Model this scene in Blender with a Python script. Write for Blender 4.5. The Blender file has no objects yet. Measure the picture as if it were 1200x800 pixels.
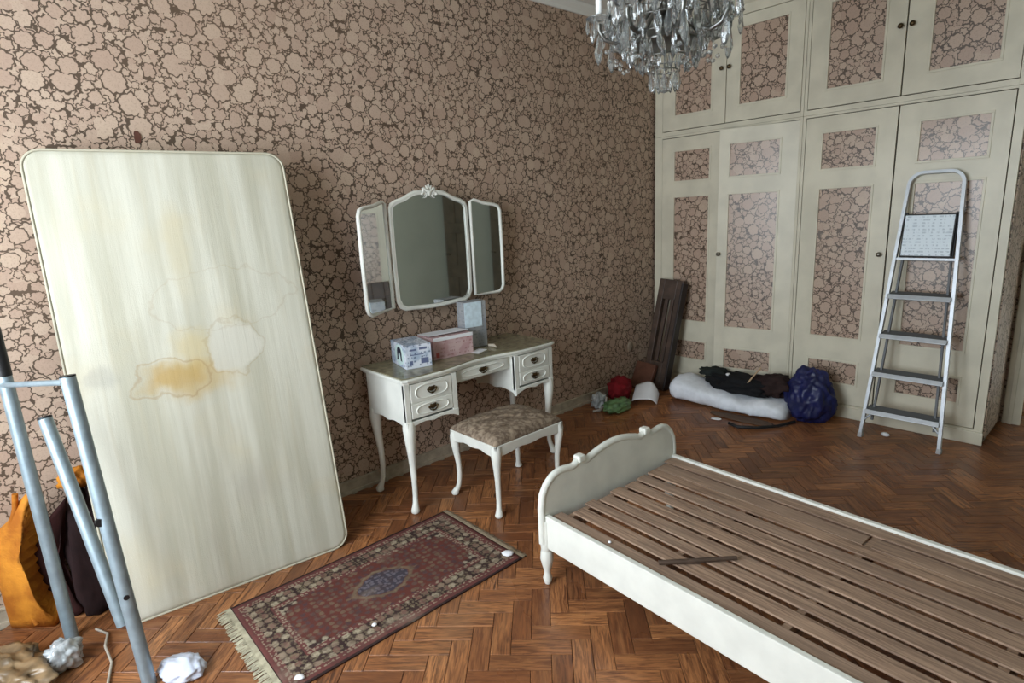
import bpy, bmesh, math, random
from mathutils import Vector, Matrix, noise
random.seed(7)
S = bpy.context.scene
COL = S.collection
PI = math.pi

# ------------------------------------------------------------------ camera
cam_d = bpy.data.cameras.new('camera'); cam = bpy.data.objects.new('camera', cam_d); COL.objects.link(cam)
cam_d.sensor_fit = 'HORIZONTAL'; cam_d.sensor_width = 36.0
cam_d.lens = 36.0 * 678.2 / 1200.0
cam_d.clip_start = 0.05; cam_d.clip_end = 100
yaw, pit, rol = -0.84178, -0.21875, -0.04872
fwd = Vector((math.sin(yaw) * math.cos(pit), math.cos(yaw) * math.cos(pit), math.sin(pit)))
rt0 = Vector((math.cos(yaw), -math.sin(yaw), 0)); up0 = rt0.cross(fwd)
rt = math.cos(rol) * rt0 + math.sin(rol) * up0
up = -math.sin(rol) * rt0 + math.cos(rol) * up0
CAM = Vector((3.0046, -4.4304, 1.56))
m = Matrix((( rt.x, up.x, -fwd.x, CAM.x), (rt.y, up.y, -fwd.y, CAM.y), (rt.z, up.z, -fwd.z, CAM.z), (0, 0, 0, 1)))
cam.matrix_world = m
S.camera = cam

# ------------------------------------------------------------------ world, daylight, exposure
SKY = 10.0
w = bpy.data.worlds.new('daylight'); S.world = w; w.use_nodes = True
bg = w.node_tree.nodes['Background']; bg.inputs[0].default_value = (0.87, 0.97, 1.06, 1); bg.inputs[1].default_value = SKY
WX0, WX1, WZ0, WZ1, WY = 0.60, 2.40, 0.55, 2.6, -5.6       # tall window behind the camera
WALLX, WALLB, CEIL = 4.0, 0.54, 2.985
def portal(name, loc, rot, sx, sy):
    l = bpy.data.lights.new(name, 'AREA'); l.shape = 'RECTANGLE'; l.size = sx; l.size_y = sy
    l.cycles.is_portal = True
    o = bpy.data.objects.new(name, l); COL.objects.link(o); o.location = loc; o.rotation_euler = rot
portal('window_portal', ((WX0 + WX1) / 2, WY - 0.1, (WZ0 + WZ1) / 2), (PI / 2, 0, 0), WX1 - WX0, WZ1 - WZ0)
S.view_settings.view_transform = 'Standard'; S.view_settings.look = 'None'
S.view_settings.gamma = 1.0; S.view_settings.use_curve_mapping = False
S.view_settings.exposure = 0.6
S.cycles.max_bounces = 10; S.cycles.diffuse_bounces = 6; S.cycles.transmission_bounces = 8; S.cycles.glossy_bounces = 4
S.cycles.caustics_reflective = False; S.cycles.caustics_refractive = False
S.cycles.sample_clamp_indirect = 6.0

# ------------------------------------------------------------------ node helpers
def lin(r, g, b):
    f = lambda c: (c / 255 / 12.92) if c / 255 <= 0.04045 else ((c / 255 + 0.055) / 1.055) ** 2.4
    return (f(r), f(g), f(b), 1)
class NT:
    def __init__(s, name, rough=0.5, spec=0.5):
        s.m = bpy.data.materials.new(name); s.m.use_nodes = True
        s.t = s.m.node_tree; s.p = s.t.nodes['Principled BSDF']
        s.p.inputs['Roughness'].default_value = rough; s.p.inputs['Specular IOR Level'].default_value = spec
    def n(s, typ, **kw):
        x = s.t.nodes.new(typ)
        for k, v in kw.items(): setattr(x, k, v)
        return x
    def ln(s, a, b): s.t.links.new(a, b)
    def put(s, sock, v):
        if hasattr(v, 'is_linked') or isinstance(v, bpy.types.NodeSocket): s.ln(v, sock)
        else: sock.default_value = v
    def math(s, op, a, b=0.0, c=0.0, clamp=False):
        x = s.n('ShaderNodeMath', operation=op); x.use_clamp = clamp
        for i, v in enumerate((a, b, c)): s.put(x.inputs[i], v)
        return x.outputs[0]
    def mix(s, f, a, b, blend='MIX'):
        x = s.n('ShaderNodeMix', data_type='RGBA', blend_type=blend)
        s.put(x.inputs[0], f); s.put(x.inputs[6], a); s.put(x.inputs[7], b)
        return x.outputs[2]
    def step(s, v, lo, hi, a=0.0, b=1.0):
        x = s.n('ShaderNodeMapRange', interpolation_type='SMOOTHSTEP')
        s.put(x.inputs[0], v)
        for i, q in enumerate((lo, hi, a, b)): x.inputs[1 + i].default_value = q
        return x.outputs[0]
    def coord(s, kind='Object'): return s.n('ShaderNodeTexCoord').outputs[kind]
    def noise(s, vec, scale, detail=3.0, rough=0.5, dist=0.0):
        x = s.n('ShaderNodeTexNoise'); s.put(x.inputs['Vector'], vec)
        x.inputs['Scale'].default_value = scale; x.inputs['Detail'].default_value = detail
        x.inputs['Roughness'].default_value = rough; x.inputs['Distortion'].default_value = dist
        return x.outputs['Fac']
    def sep(s, v):
        x = s.n('ShaderNodeSeparateXYZ'); s.put(x.inputs[0], v); return x.outputs
    def comb(s, a, b, c=0.0):
        x = s.n('ShaderNodeCombineXYZ')
        for i, v in enumerate((a, b, c)): s.put(x.inputs[i], v)
        return x.outputs[0]
    def vmath(s, op, a, b=(0, 0, 0), sc=None):
        x = s.n('ShaderNodeVectorMath', operation=op); s.put(x.inputs[0], a); s.put(x.inputs[1], b)
        if sc is not None: x.inputs[3].default_value = sc
        return x.outputs[0] if op not in ('LENGTH', 'DISTANCE', 'DOT_PRODUCT') else x.outputs[1]
    def color(s, c): s.put(s.p.inputs['Base Color'], c)
    def bump(s, h, strength=0.3, dist=0.002):
        x = s.n('ShaderNodeBump'); x.inputs['Strength'].default_value = strength; x.inputs['Distance'].default_value = dist
        s.put(x.inputs['Height'], h); s.ln(x.outputs[0], s.p.inputs['Normal'])

def plain(name, c, rough=0.5, spec=0.5, metal=0.0, vary=0.0, scale=12.0, bump=0.0, bscale=60.0):
    t = NT(name, rough, spec); t.p.inputs['Metallic'].default_value = metal
    if vary:
        f = t.noise(t.coord(), scale, 4)
        d = tuple(x * (1 - vary) for x in c[:3]) + (1,); l = tuple(min(1, x * (1 + vary * 0.6)) for x in c[:3]) + (1,)
        t.color(t.mix(t.step(f, 0.3, 0.7), d, l))
    else: t.color(c)
    if bump: t.bump(t.noise(t.coord(), bscale, 3), bump, 0.004)
    return t.m

def flower_layer(t, uv, scale, r0, petals, amp, seed, share, below, fill_a, fill_b, line):
    """scalloped blossoms scattered over what lies below, each ringed by a thin dark outline"""
    v = t.vmath('ADD', uv, (seed, seed * 1.7, 0))
    vo = t.n('ShaderNodeTexVoronoi', voronoi_dimensions='2D', feature='F1')
    t.put(vo.inputs['Vector'], v); vo.inputs['Scale'].default_value = scale; vo.inputs['Randomness'].default_value = 0.85
    x, y, _ = t.sep(t.vmath('SUBTRACT', v, vo.outputs['Position']))
    ang = t.math('ARCTAN2', y, x)
    cr = t.sep(vo.outputs['Color'])
    lob = t.math('ABSOLUTE', t.math('SINE', t.math('ADD', t.math('MULTIPLY', ang, petals / 2), t.math('MULTIPLY', cr[0], 6.28))))
    rad = t.math('MULTIPLY', t.math('ADD', r0 - amp, t.math('MULTIPLY', lob, amp)), t.math('ADD', 0.72, t.math('MULTIPLY', cr[1], 0.42)))
    s_ = t.math('DIVIDE', vo.outputs['Distance'], rad)
    keep = t.math('LESS_THAN', t.math('FRACT', t.math('MULTIPLY', cr[2], 7.31)), share)
    wd = 0.0042 * scale / r0           # outline width in units of the blossom's own radius
    fillm = t.math('MULTIPLY', keep, t.step(s_, 0.97 - wd * 0.5, 0.97, 1.0, 0.0))
    ringm = t.math('MULTIPLY', keep, t.step(s_, 0.97 + wd, 0.97 + wd * 1.7, 1.0, 0.0))
    vein = t.math('MULTIPLY', t.step(t.math('ABSOLUTE', t.math('SUBTRACT', s_, 0.45)), 0.03, 0.16, 1.0, 0.0), t.step(lob, 0.55, 0.1))
    fc = t.mix(t.math('MULTIPLY', vein, 0.22), t.mix(cr[2], fill_a, fill_b), line)
    return t.mix(fillm, t.mix(ringm, below, line), fc)

def wallpaper(name, axes, rough=0.55, spec=0.4, ca=(177, 151, 133), cb=(190, 167, 147), ground=(78, 63, 50)):
    t = NT(name, rough, spec)
    x = t.sep(t.coord())
    uv = t.comb(x[axes[0]], x[axes[1]], 0.0)
    nz = t.n('ShaderNodeTexNoise'); t.put(nz.inputs['Vector'], uv); nz.inputs['Scale'].default_value = 24; nz.inputs['Detail'].default_value = 3
    uv = t.vmath('ADD', uv, t.vmath('SCALE', t.vmath('SUBTRACT', nz.outputs['Color'], (0.5, 0.5, 0.5)), sc=0.028))
    g = lin(*ground); A = lin(*ca); B = lin(*cb)
    c = g
    c = flower_layer(t, uv, 34.0, 0.72, 5, 0.17, 3.1, 1.0, c, A, B, g)
    c = flower_layer(t, uv, 24.0, 0.50, 5, 0.17, 17.7, 0.8, c, B, A, g)
    c = flower_layer(t, uv, 17.0, 0.50, 6, 0.12, 11.3, 0.6, c, B, A, g)
    c = flower_layer(t, uv, 11.0, 0.46, 9, 0.07, 23.9, 0.5, c, A, B, g)
    big = t.noise(uv, 1.3, 3)
    fine = t.noise(uv, 160.0, 2)
    c = t.mix(t.step(big, 0.35, 0.7, 0.0, 0.16), c, lin(150, 118, 92))
    c = t.mix(t.math('MULTIPLY', t.step(fine, 0.45, 0.65), 0.12), c, lin(110, 92, 80))
    t.color(c)
    t.bump(fine, 0.12, 0.001)
    return t.m

# ------------------------------------------------------------------ materials
M = {}
M['wallpaper_yz'] = wallpaper('floral_wallpaper', (1, 2))
M['wallpaper_xz'] = wallpaper('floral_wallpaper_panel', (0, 2), 0.33, 0.55)
M['cream'] = plain('cream_gloss_paint', lin(208, 201, 180), 0.42, 0.45, 0, 0.10, 5.0)
M['white'] = plain('ivory_paint', lin(222, 222, 213), 0.42, 0.4, 0, 0.07, 9.0)
M['ceiling'] = plain('ceiling_paint', lin(214, 212, 204), 0.9, 0.2)
M['plaster'] = plain('grey_green_plaster', lin(192, 200, 186), 0.85, 0.2, 0, 0.06, 2.0)
M['pale_plaster'] = plain('pale_plaster', lin(196, 190, 176), 0.85, 0.2, 0, 0.06, 2.0)
M['gap'] = plain('dark_gap', lin(58, 52, 44), 0.9, 0.1)
M['brass'] = plain('aged_brass', lin(86, 70, 48), 0.38, 0.5, 0.85)
M['steel'] = plain('steel_knob', lin(150, 146, 136), 0.3, 0.5, 0.9)
M['aluminium'] = plain('aluminium', lin(188, 192, 196), 0.42, 0.5, 0.35, 0.08, 20)
M['tread_shaded_leg'] = plain('grey_tread_and_shaded_leg', lin(104, 106, 108), 0.6, 0.3, 0.2)
M['black'] = plain('black_plastic', lin(22, 21, 22), 0.5, 0.4)
M['darkwood'] = plain('dark_brown_wood', lin(76, 60, 50), 0.5, 0.4, 0, 0.3, 14)
M['redwood'] = plain('reddish_brown_wood', lin(98, 62, 46), 0.55, 0.4, 0, 0.25, 14)
M['doorwood'] = plain('brown_door_wood', lin(84, 74, 60), 0.5, 0.4, 0, 0.25, 9)
M['mirror'] = plain('mirror_glass', (0.88, 0.92, 0.89, 1), 0.03, 0.5, 1.0)
M['paper'] = plain('white_paper', lin(226, 226, 228), 0.7, 0.3)
M['glass_top'] = plain('green_tinted_glass', lin(128, 122, 98), 0.18, 0.5, 0, 0.3, 26)

def wood_slat():
    t = NT('slat_wood', 0.62, 0.3)
    v = t.coord(); oi = t.n('ShaderNodeObjectInfo').outputs['Random']
    x = t.sep(v)
    q = t.comb(t.math('MULTIPLY', x[0], 3.0), t.math('MULTIPLY', x[1], 60.0), t.math('MULTIPLY', oi, 30.0))
    g = t.noise(q, 1.6, 5, 0.6, 0.6)
    c = t.mix(t.step(g, 0.3, 0.72), lin(116, 92, 76), lin(180, 150, 126))
    c = t.mix(t.math('MULTIPLY', oi, 0.5), c, lin(146, 124, 108))
    c = t.mix(t.step(t.noise(v, 4.0, 3), 0.55, 0.75, 0, 0.35), c, lin(150, 132, 114))
    t.color(c); t.bump(g, 0.2, 0.002)
    return t.m
M['slat'] = wood_slat()

def parquet(name, source):
    t = NT(name, 0.36, 0.42)
    if source == 'object': rnd = t.n('ShaderNodeObjectInfo').outputs['Random']
    else: rnd = t.n('ShaderNodeNewGeometry').outputs['Random Per Island']
    uv = t.coord('UV'); x = t.sep(uv)
    r2 = t.math('FRACT', t.math('MULTIPLY', rnd, 17.3)); r3 = t.math('FRACT', t.math('MULTIPLY', rnd, 57.7))
    q = t.comb(t.math('MULTIPLY', x[0], 6.0), t.math('MULTIPLY', x[1], 60.0), t.math('MULTIPLY', rnd, 90.0))
    g = t.noise(q, 1.5, 5, 0.62, 1.0)
    q2 = t.comb(t.math('MULTIPLY', x[0], 2.0), t.math('MULTIPLY', x[1], 9.0), t.math('MULTIPLY', rnd, 50.0))
    g2 = t.noise(q2, 2.2, 3)
    a = t.mix(r2, lin(136, 84, 51), lin(198, 134, 84))
    b = t.mix(r3, lin(70, 42, 29), lin(114, 69, 44))
    c = t.mix(t.step(g, 0.28, 0.72), b, a)
    c = t.mix(t.step(g2, 0.5, 0.8, 0.0, 0.4), c, lin(186, 132, 86))
    c = t.mix(t.math('MULTIPLY', t.math('POWER', r3, 3.0), 0.5), c, lin(62, 36, 26))
    wn = t.noise(t.n('ShaderNodeNewGeometry').outputs['Position'], 1.6, 4)
    c = t.mix(t.step(wn, 0.52, 0.72, 0.0, 0.35), c, lin(128, 104, 80))
    t.color(c)
    t.put(t.p.inputs['Roughness'], t.step(wn, 0.35, 0.7, 0.26, 0.5))
    t.bump(g, 0.12, 0.001)
    return t.m
M['parquet'] = parquet('parquet_oak', 'object'); M['parquet_rest'] = parquet('parquet_oak_rest', 'island')

# ------------------------------------------------------------------ mesh builder
class MB:
    def __init__(s): s.v = []; s.f = []; s.sm = []
    def add(s, vs, fs, smooth=False, mat=None):
        k = len(s.v)
        s.v += [tuple(mat @ Vector(p)) if mat else tuple(p) for p in vs]
        s.f += [tuple(i + k for i in f) for f in fs]; s.sm += [smooth] * len(fs); return s
    def box(s, x0, x1, y0, y1, z0, z1, bev=0.0, mat=None):
        if bev <= 0:
            vs = [(x, y, z) for x in (x0, x1) for y in (y0, y1) for z in (z0, z1)]
            fs = [(0, 1, 3, 2), (4, 6, 7, 5), (0, 4, 5, 1), (2, 3, 7, 6), (0, 2, 6, 4), (1, 5, 7, 3)]
            return s.add(vs, fs, False, mat)
        bm = bmesh.new(); bmesh.ops.create_cube(bm, size=1)
        for q in bm.verts: q.co = Vector(((x0 + x1) / 2 + q.co.x * (x1 - x0), (y0 + y1) / 2 + q.co.y * (y1 - y0), (z0 + z1) / 2 + q.co.z * (z1 - z0)))
        bmesh.ops.bevel(bm, geom=list(bm.edges), offset=bev, segments=2, profile=0.6, affect='EDGES')
        return s.bm(bm, False, mat)
    def bm(s, bm, smooth=True, mat=None):
        bm.verts.index_update()
        s.add([q.co.copy() for q in bm.verts], [[q.index for q in f.verts] for f in bm.faces], smooth, mat); bm.free(); return s
    def tube(s, pts, rad, n=10, cap=True, closed=False, flat=1.0, upv=None):
        """round tube through pts; rad a number or a list; flat squashes the second axis"""
        P = [Vector(p) for p in pts]; N = len(P); R = rad if isinstance(rad, (list, tuple)) else [rad] * N
        vs = []; prev = None
        for i in range(N):
            if closed: d = P[(i + 1) % N] - P[i - 1]
            else: d = P[min(i + 1, N - 1)] - P[max(i - 1, 0)]
            d.normalize()
            if prev is None:
                a = Vector(upv) if upv else (Vector((0, 0, 1)) if abs(d.z) < 0.9 else Vector((1, 0, 0)))
                u = (a - d * a.dot(d)).normalized()
            else: u = (prev - d * prev.dot(d)).normalized()
            prev = u; v_ = d.cross(u)
            for k in range(n):
                a = 2 * PI * k / n
                vs.append(P[i] + u * (R[i] * math.cos(a)) + v_ * (R[i] * flat * math.sin(a)))
        fs = []
        for i in range(N if closed else N - 1):
            j = (i + 1) % N
            for k in range(n): fs.append((i * n + k, i * n + (k + 1) % n, j * n + (k + 1) % n, j * n + k))
        s.add(vs, fs, True)
        if cap and not closed:
            s.add(vs[:n], [tuple(range(n))[::-1]]); s.add(vs[-n:], [tuple(range(n))])
        return s
    def lathe(s, prof, n=16, mat=None, smooth=True):
        vs = [(r * math.cos(2 * PI * k / n), r * math.sin(2 * PI * k / n), z) for r, z in prof for k in range(n)]
        fs = [(i * n + k, i * n + (k + 1) % n, (i + 1) * n + (k + 1) % n, (i + 1) * n + k) for i in range(len(prof) - 1) for k in range(n)]
        fs += [tuple(range(n))[::-1], tuple((len(prof) - 1) * n + k for k in range(n))]
        return s.add(vs, fs, smooth, mat)
    def prism(s, outline, h0, h1, mat=None):
        """2D outline (x, y) extruded from z=h0 to h1"""
        n = len(outline)
        vs = [(x, y, h0) for x, y in outline] + [(x, y, h1) for x, y in outline]
        fs = [tuple(range(n))[::-1], tuple(range(n, 2 * n))] + [(i, (i + 1) % n, n + (i + 1) % n, n + i) for i in range(n)]
        return s.add(vs, fs, False, mat)
    def ball(s, c, r, sub=2, sc=(1, 1, 1)):
        bm = bmesh.new(); bmesh.ops.create_icosphere(bm, subdivisions=sub, radius=1)
        for q in bm.verts: q.co = Vector((c[0] + q.co.x * r * sc[0], c[1] + q.co.y * r * sc[1], c[2] + q.co.z * r * sc[2]))
        return s.bm(bm)
    def mesh(s, name, mat):
        me = bpy.data.meshes.new(name); me.from_pydata([tuple(p) for p in s.v], [], s.f)
        me.polygons.foreach_set('use_smooth', s.sm); me.materials.append(mat)
        me.update()
        bm = bmesh.new(); bm.from_mesh(me); bmesh.ops.recalc_face_normals(bm, faces=bm.faces); bm.to_mesh(me); bm.free()
        return me
    def build(s, name, mat, parent=None, loc=None, rot=None):
        o = bpy.data.objects.new(name, s.mesh(name, mat)); COL.objects.link(o)
        if parent: o.parent = parent
        if loc: o.location = loc
        if rot: o.rotation_euler = rot
        return o
def tag(o, label=None, cat=None, group=None, kind=None):
    if label: o['label'] = label
    if cat: o['category'] = cat
    if group: o['group'] = group
    if kind: o['kind'] = kind
    return o
def thing(name, label, cat, loc=(0, 0, 0), rot=(0, 0, 0), group=None):
    o = bpy.data.objects.new(name, None); COL.objects.link(o); o.location = loc; o.rotation_euler = rot
    o.empty_display_size = 0.1
    return tag(o, label, cat, group)
def struct(o): o['kind'] = 'structure'; return o
def copy_tree(o, parent=None):
    c = o.copy(); COL.objects.link(c)
    if parent: c.parent = parent
    for ch in list(o.children): copy_tree(ch, c)
    return c
def bevelmod(o, w=0.004, seg=2):
    b = o.modifiers.new('bevel', 'BEVEL'); b.width = w; b.segments = seg; b.limit_method = 'ANGLE'; b.angle_limit = math.radians(40); return o
def crumple(name, mat, parent, c, size, seed, amp=0.25, freq=2.2, sub=4, floor=0.0, ridge=0.5, rot=0.0, fine=0.0):
    """crumpled soft lump resting on z = floor"""
    bm = bmesh.new(); bmesh.ops.create_icosphere(bm, subdivisions=sub, radius=1)
    off = Vector((seed * 3.7, seed * 1.3, seed * 2.1)); ca, sa = math.cos(rot), math.sin(rot)
    for q in bm.verts:
        d = q.co.normalized(); p = d * freq + off
        h = noise.fractal(p, 1.0, 2.0, 4) * amp
        r = 1 - abs(noise.noise(p * 1.7 + Vector((9, 4, 2)))) * 2
        h += (r - 0.5) * amp * ridge
        if fine: h += noise.noise(p * 5) * fine
        co = d * (1 + h)
        x, y, z = co.x * size[0], co.y * size[1], co.z * size[2]
        zz = c[2] + z
        if zz < floor + 0.004: zz = floor + 0.004 - min(0.003, (floor + 0.004 - zz) * 0.01)
        q.co = Vector((c[0] + ca * x - sa * y, c[1] + sa * x + ca * y, zz))
    return MB().bm(bm).build(name, mat, parent)

# ------------------------------------------------------------------ the room
floor = struct(MB().box(0, WALLX, WY, WALLB, -0.08, -0.0125).box(2.3, 3.6, WALLB, 2.2, -0.08, -0.0125).build('floor', plain('dark_joint', lin(34, 20, 14), 0.8, 0.2)))
wl = struct(MB().box(-0.2, 0, WY - 0.3, WALLB + 0.2, -0.08, CEIL + 0.2).build('wall_left', M['wallpaper_yz']))
ce = struct(MB().box(-0.2, WALLX + 0.2, WY - 0.3, 2.4, CEIL, CEIL + 0.12).build('ceiling', M['ceiling']))
DX0, DX1, DZ = 2.53, 3.36, 2.08
struct(MB().box(0.0, DX0, WALLB, WALLB + 0.14, -0.08, CEIL).box(DX1, WALLX, WALLB, WALLB + 0.14, -0.08, CEIL).box(DX0, DX1, WALLB, WALLB + 0.14, DZ, CEIL).build('wall_back', M['wallpaper_xz']))
struct(MB().box(WALLX, WALLX + 0.2, WY - 0.3, 2.4, -0.08, CEIL).build('wall_right', M['plaster']))
wf = MB().box(0, WX0, WY - 0.25, WY, -0.08, CEIL).box(WX1, WALLX, WY - 0.25, WY, -0.08, CEIL)
wf.box(WX0, WX1, WY - 0.25, WY, WZ1, CEIL).box(WX0, WX1, WY - 0.25, WY, -0.08, WZ0)
struct(wf.build('wall_front', M['wallpaper_xz']))
win = struct(thing('window_1', None, None, ((WX0 + WX1) / 2, WY - 0.12, WZ0)))
hw, hh = (WX1 - WX0) / 2, WZ1 - WZ0
MB().box(-hw, -hw + 0.05, -0.03, 0.03, 0, hh).box(hw - 0.05, hw, -0.03, 0.03, 0, hh).box(-hw, hw, -0.03, 0.03, hh - 0.05, hh).box(-hw, hw, -0.03, 0.03, 0, 0.06).box(-0.035, 0.035, -0.03, 0.03, 0, hh).build('frame', M['white'], win)
# corridor beyond the doorway
struct(MB().box(2.2, 2.3, WALLB + 0.14, 2.3, -0.08, CEIL).build('wall_corridor_left', M['pale_plaster']))
struct(MB().box(2.2, WALLX, 2.2, 2.3, -0.08, CEIL).build('wall_corridor_end', M['pale_plaster']))
dr = struct(thing('door_1', None, None, (DX0, WALLB, 0)))
MB().box(-0.085, 0.012, -0.02, 0.0, 0, DZ + 0.09, 0.005).box(-0.055, -0.03, -0.028, -0.018, 0, DZ + 0.06, 0.003).box(DX1 - DX0 - 0.012, DX1 - DX0 + 0.085, -0.02, 0.0, 0, DZ + 0.09, 0.005).box(0.012, DX1 - DX0 - 0.012, -0.02, 0, DZ - 0.012, DZ + 0.09, 0.005).build('frame', M['cream'], dr)
# its brown panelled leaf stands open, flat against the back wall
q = MB().box(0, 0.58, -0.045, -0.005, 0.005, DZ - 0.02, 0.004)
for z0, z1 in ((0.15, 0.72), (0.88, 1.32), (1.46, 1.92)):
    for x0 in (0.07, 0.31): q.box(x0, x0 + 0.2, -0.058, -0.043, z0, z1, 0.007)
lf_ = q.build('leaf', M['doorwood'], dr, (DX1 - DX0 + 0.025, -0.03, 0))
MB().tube([(0.53, -0.045, 1.03), (0.53, -0.085, 1.03), (0.43, -0.085, 1.03)], 0.009, 8).build('handle', M['brass'], lf_)

bb = MB().box(0.0, 0.014, WY, -0.02, -0.01, 0.075, 0.002).box(0.0, 0.02, WY, -0.02, -0.01, 0.02, 0.003)
bb.box(0.0, 0.018, WY, -0.02, 0.068, 0.08, 0.003)
struct(bb.build('baseboard_left', plain('grey_cream_paint', lin(176, 164, 144), 0.6, 0.3, 0, 0.2, 20)))
# cove along the left wall and over the wardrobe
def cove():
    prof = [(0.0, CEIL - 0.06), (0.012, CEIL - 0.06), (0.02, CEIL - 0.04), (0.045, CEIL - 0.02), (0.06, CEIL - 0.002), (0.0, CEIL - 0.002)]
    return prof
pr = cove()
vs = [(x, y, z) for y in (WY, -0.002) for x, z in pr]; n = len(pr)
struct(MB().add(vs, [tuple(range(n)), tuple(range(n, 2 * n))] + [(i, (i + 1) % n, n + (i + 1) % n, n + i) for i in range(n)]).build('trim_1', M['ceiling']))
vs = [(x, -y, z) for x in (0.062, 2.45) for y, z in pr]
struct(MB().add(vs, [tuple(range(n)), tuple(range(n, 2 * n))] + [(i, (i + 1) % n, n + (i + 1) % n, n + i) for i in range(n)]).build('trim_2', M['cream']))

# ------------------------------------------------------------------ parquet: herringbone blocks laid at 45 degrees to the walls
BW, BL, BT = 0.0745, 0.2235, 0.012
def block_mb(L, W, T, g=0.0009, b=0.0012):
    x0, x1, y0, y1 = g, L - g, g, W - g
    vs = [(x0, y0, -T), (x1, y0, -T), (x1, y1, -T), (x0, y1, -T), (x0, y0, -b), (x1, y0, -b), (x1, y1, -b), (x0, y1, -b),
          (x0 + b, y0 + b, 0), (x1 - b, y0 + b, 0), (x1 - b, y1 - b, 0), (x0 + b, y1 - b, 0)]
    fs = [(0, 1, 5, 4), (1, 2, 6, 5), (2, 3, 7, 6), (3, 0, 4, 7), (4, 5, 9, 8), (5, 6, 10, 9), (6, 7, 11, 10), (7, 4, 8, 11), (8, 9, 10, 11)]
    return vs, fs
def cam_px(p):
    d = Vector(p) - CAM; zc = d.dot(fwd)
    return None if zc < 0.1 else (600 + 678.2 * d.dot(rt) / zc, 400 - 678.2 * d.dot(up) / zc, zc)
def hidden(x, y):
    """roughly: under the rug, behind the mattress, under the bed"""
    if 0.62 < x < 1.2 and -3.95 < y < -2.82: return True
    if x < 0.36 and -4.2 < y < -3.4: return True
    if x > 1.6:
        # sight line crosses the bed deck (z 0.3)?
        t = (0.32 - 0) / 1.56; hx, hy = x + (CAM.x - x) * t, y + (CAM.y - y) * t
        if 1.45 < hx < 3.4 and -2.95 < hy < -2.15: return True
    return False
blocks = []
ox, oy = 1.304, -3.486
c45 = math.sqrt(0.5)
for k in range(-60, 60):
    for j in range(-12, 12):
        for typ in (0, 1):
            u0, v0 = (k + 6 * j, k) if typ == 0 else (k + 3 + 6 * j, k - 2)
            ul, vl = (3, 1) if typ == 0 else (1, 3)
            cu, cv = (u0 + ul / 2) * BW, (v0 + vl / 2) * BW
            cx, cy = ox + c45 * (cu - cv), oy + c45 * (cu + cv)
            if not (0.055 < cx < WALLX - 0.07 and WY + 0.07 < cy < WALLB - 0.02) and not (2.36 < cx < 3.5 and WALLB - 0.03 <= cy < 2.1): continue
            if cx < 2.36 and cy > 0.1: continue
            if typ == 0: ang = PI / 4; bx, by = u0 * BW, v0 * BW
            else: ang = 3 * PI / 4; bx, by = (u0 + 1) * BW, v0 * BW
            px, py = ox + c45 * (bx - by), oy + c45 * (bx + by)
            s_ = cam_px((cx, cy, 0)); area = 0
            if s_ and -25 < s_[0] < 1225 and -10 < s_[1] < 815 and not hidden(cx, cy): area = 1 / s_[2] ** 3
            blocks.append((area, px, py, ang))
blocks.sort(key=lambda b: -b[0])
vs, fs = block_mb(BL, BW, BT)
def add_uv(me, pts2):
    uvl = me.uv_layers.new(name='UVMap')
    for lp in me.loops: uvl.data[lp.index].uv = pts2[lp.vertex_index]
bme = MB().add(vs, fs).mesh('parquet_block', M['parquet']); add_uv(bme, [(p[0], p[1]) for p in vs])
rest = MB(); ruv = []
for i, (a, px, py, ang) in enumerate(blocks):
    dz = random.uniform(-0.0011, 0.0); tx, ty = random.uniform(-0.004, 0.004), random.uniform(-0.0016, 0.0016)
    if i < 290 and a > 0:
        o = bpy.data.objects.new('parquet_block', bme); COL.objects.link(o); o.parent = floor
        o.location = (px, py, dz); o.rotation_euler = (tx, ty, ang)
    else:
        rest.add(vs, fs, False, Matrix.Translation((px, py, dz)) @ Matrix.Rotation(ang, 4, 'Z') @ Matrix.Rotation(tx, 4, 'X'))
        f0 = random.uniform(0, 5); ruv += [(p[0] + f0, p[1]) for p in vs]
rme = bpy.data.meshes.new('parquet_blocks'); rme.from_pydata([tuple(p) for p in rest.v], [], rest.f); rme.materials.append(M['parquet_rest']); add_uv(rme, ruv)
ro = bpy.data.objects.new('parquet_surface', rme); COL.objects.link(ro); ro.parent = floor; ro['kind'] = 'stuff'

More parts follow.
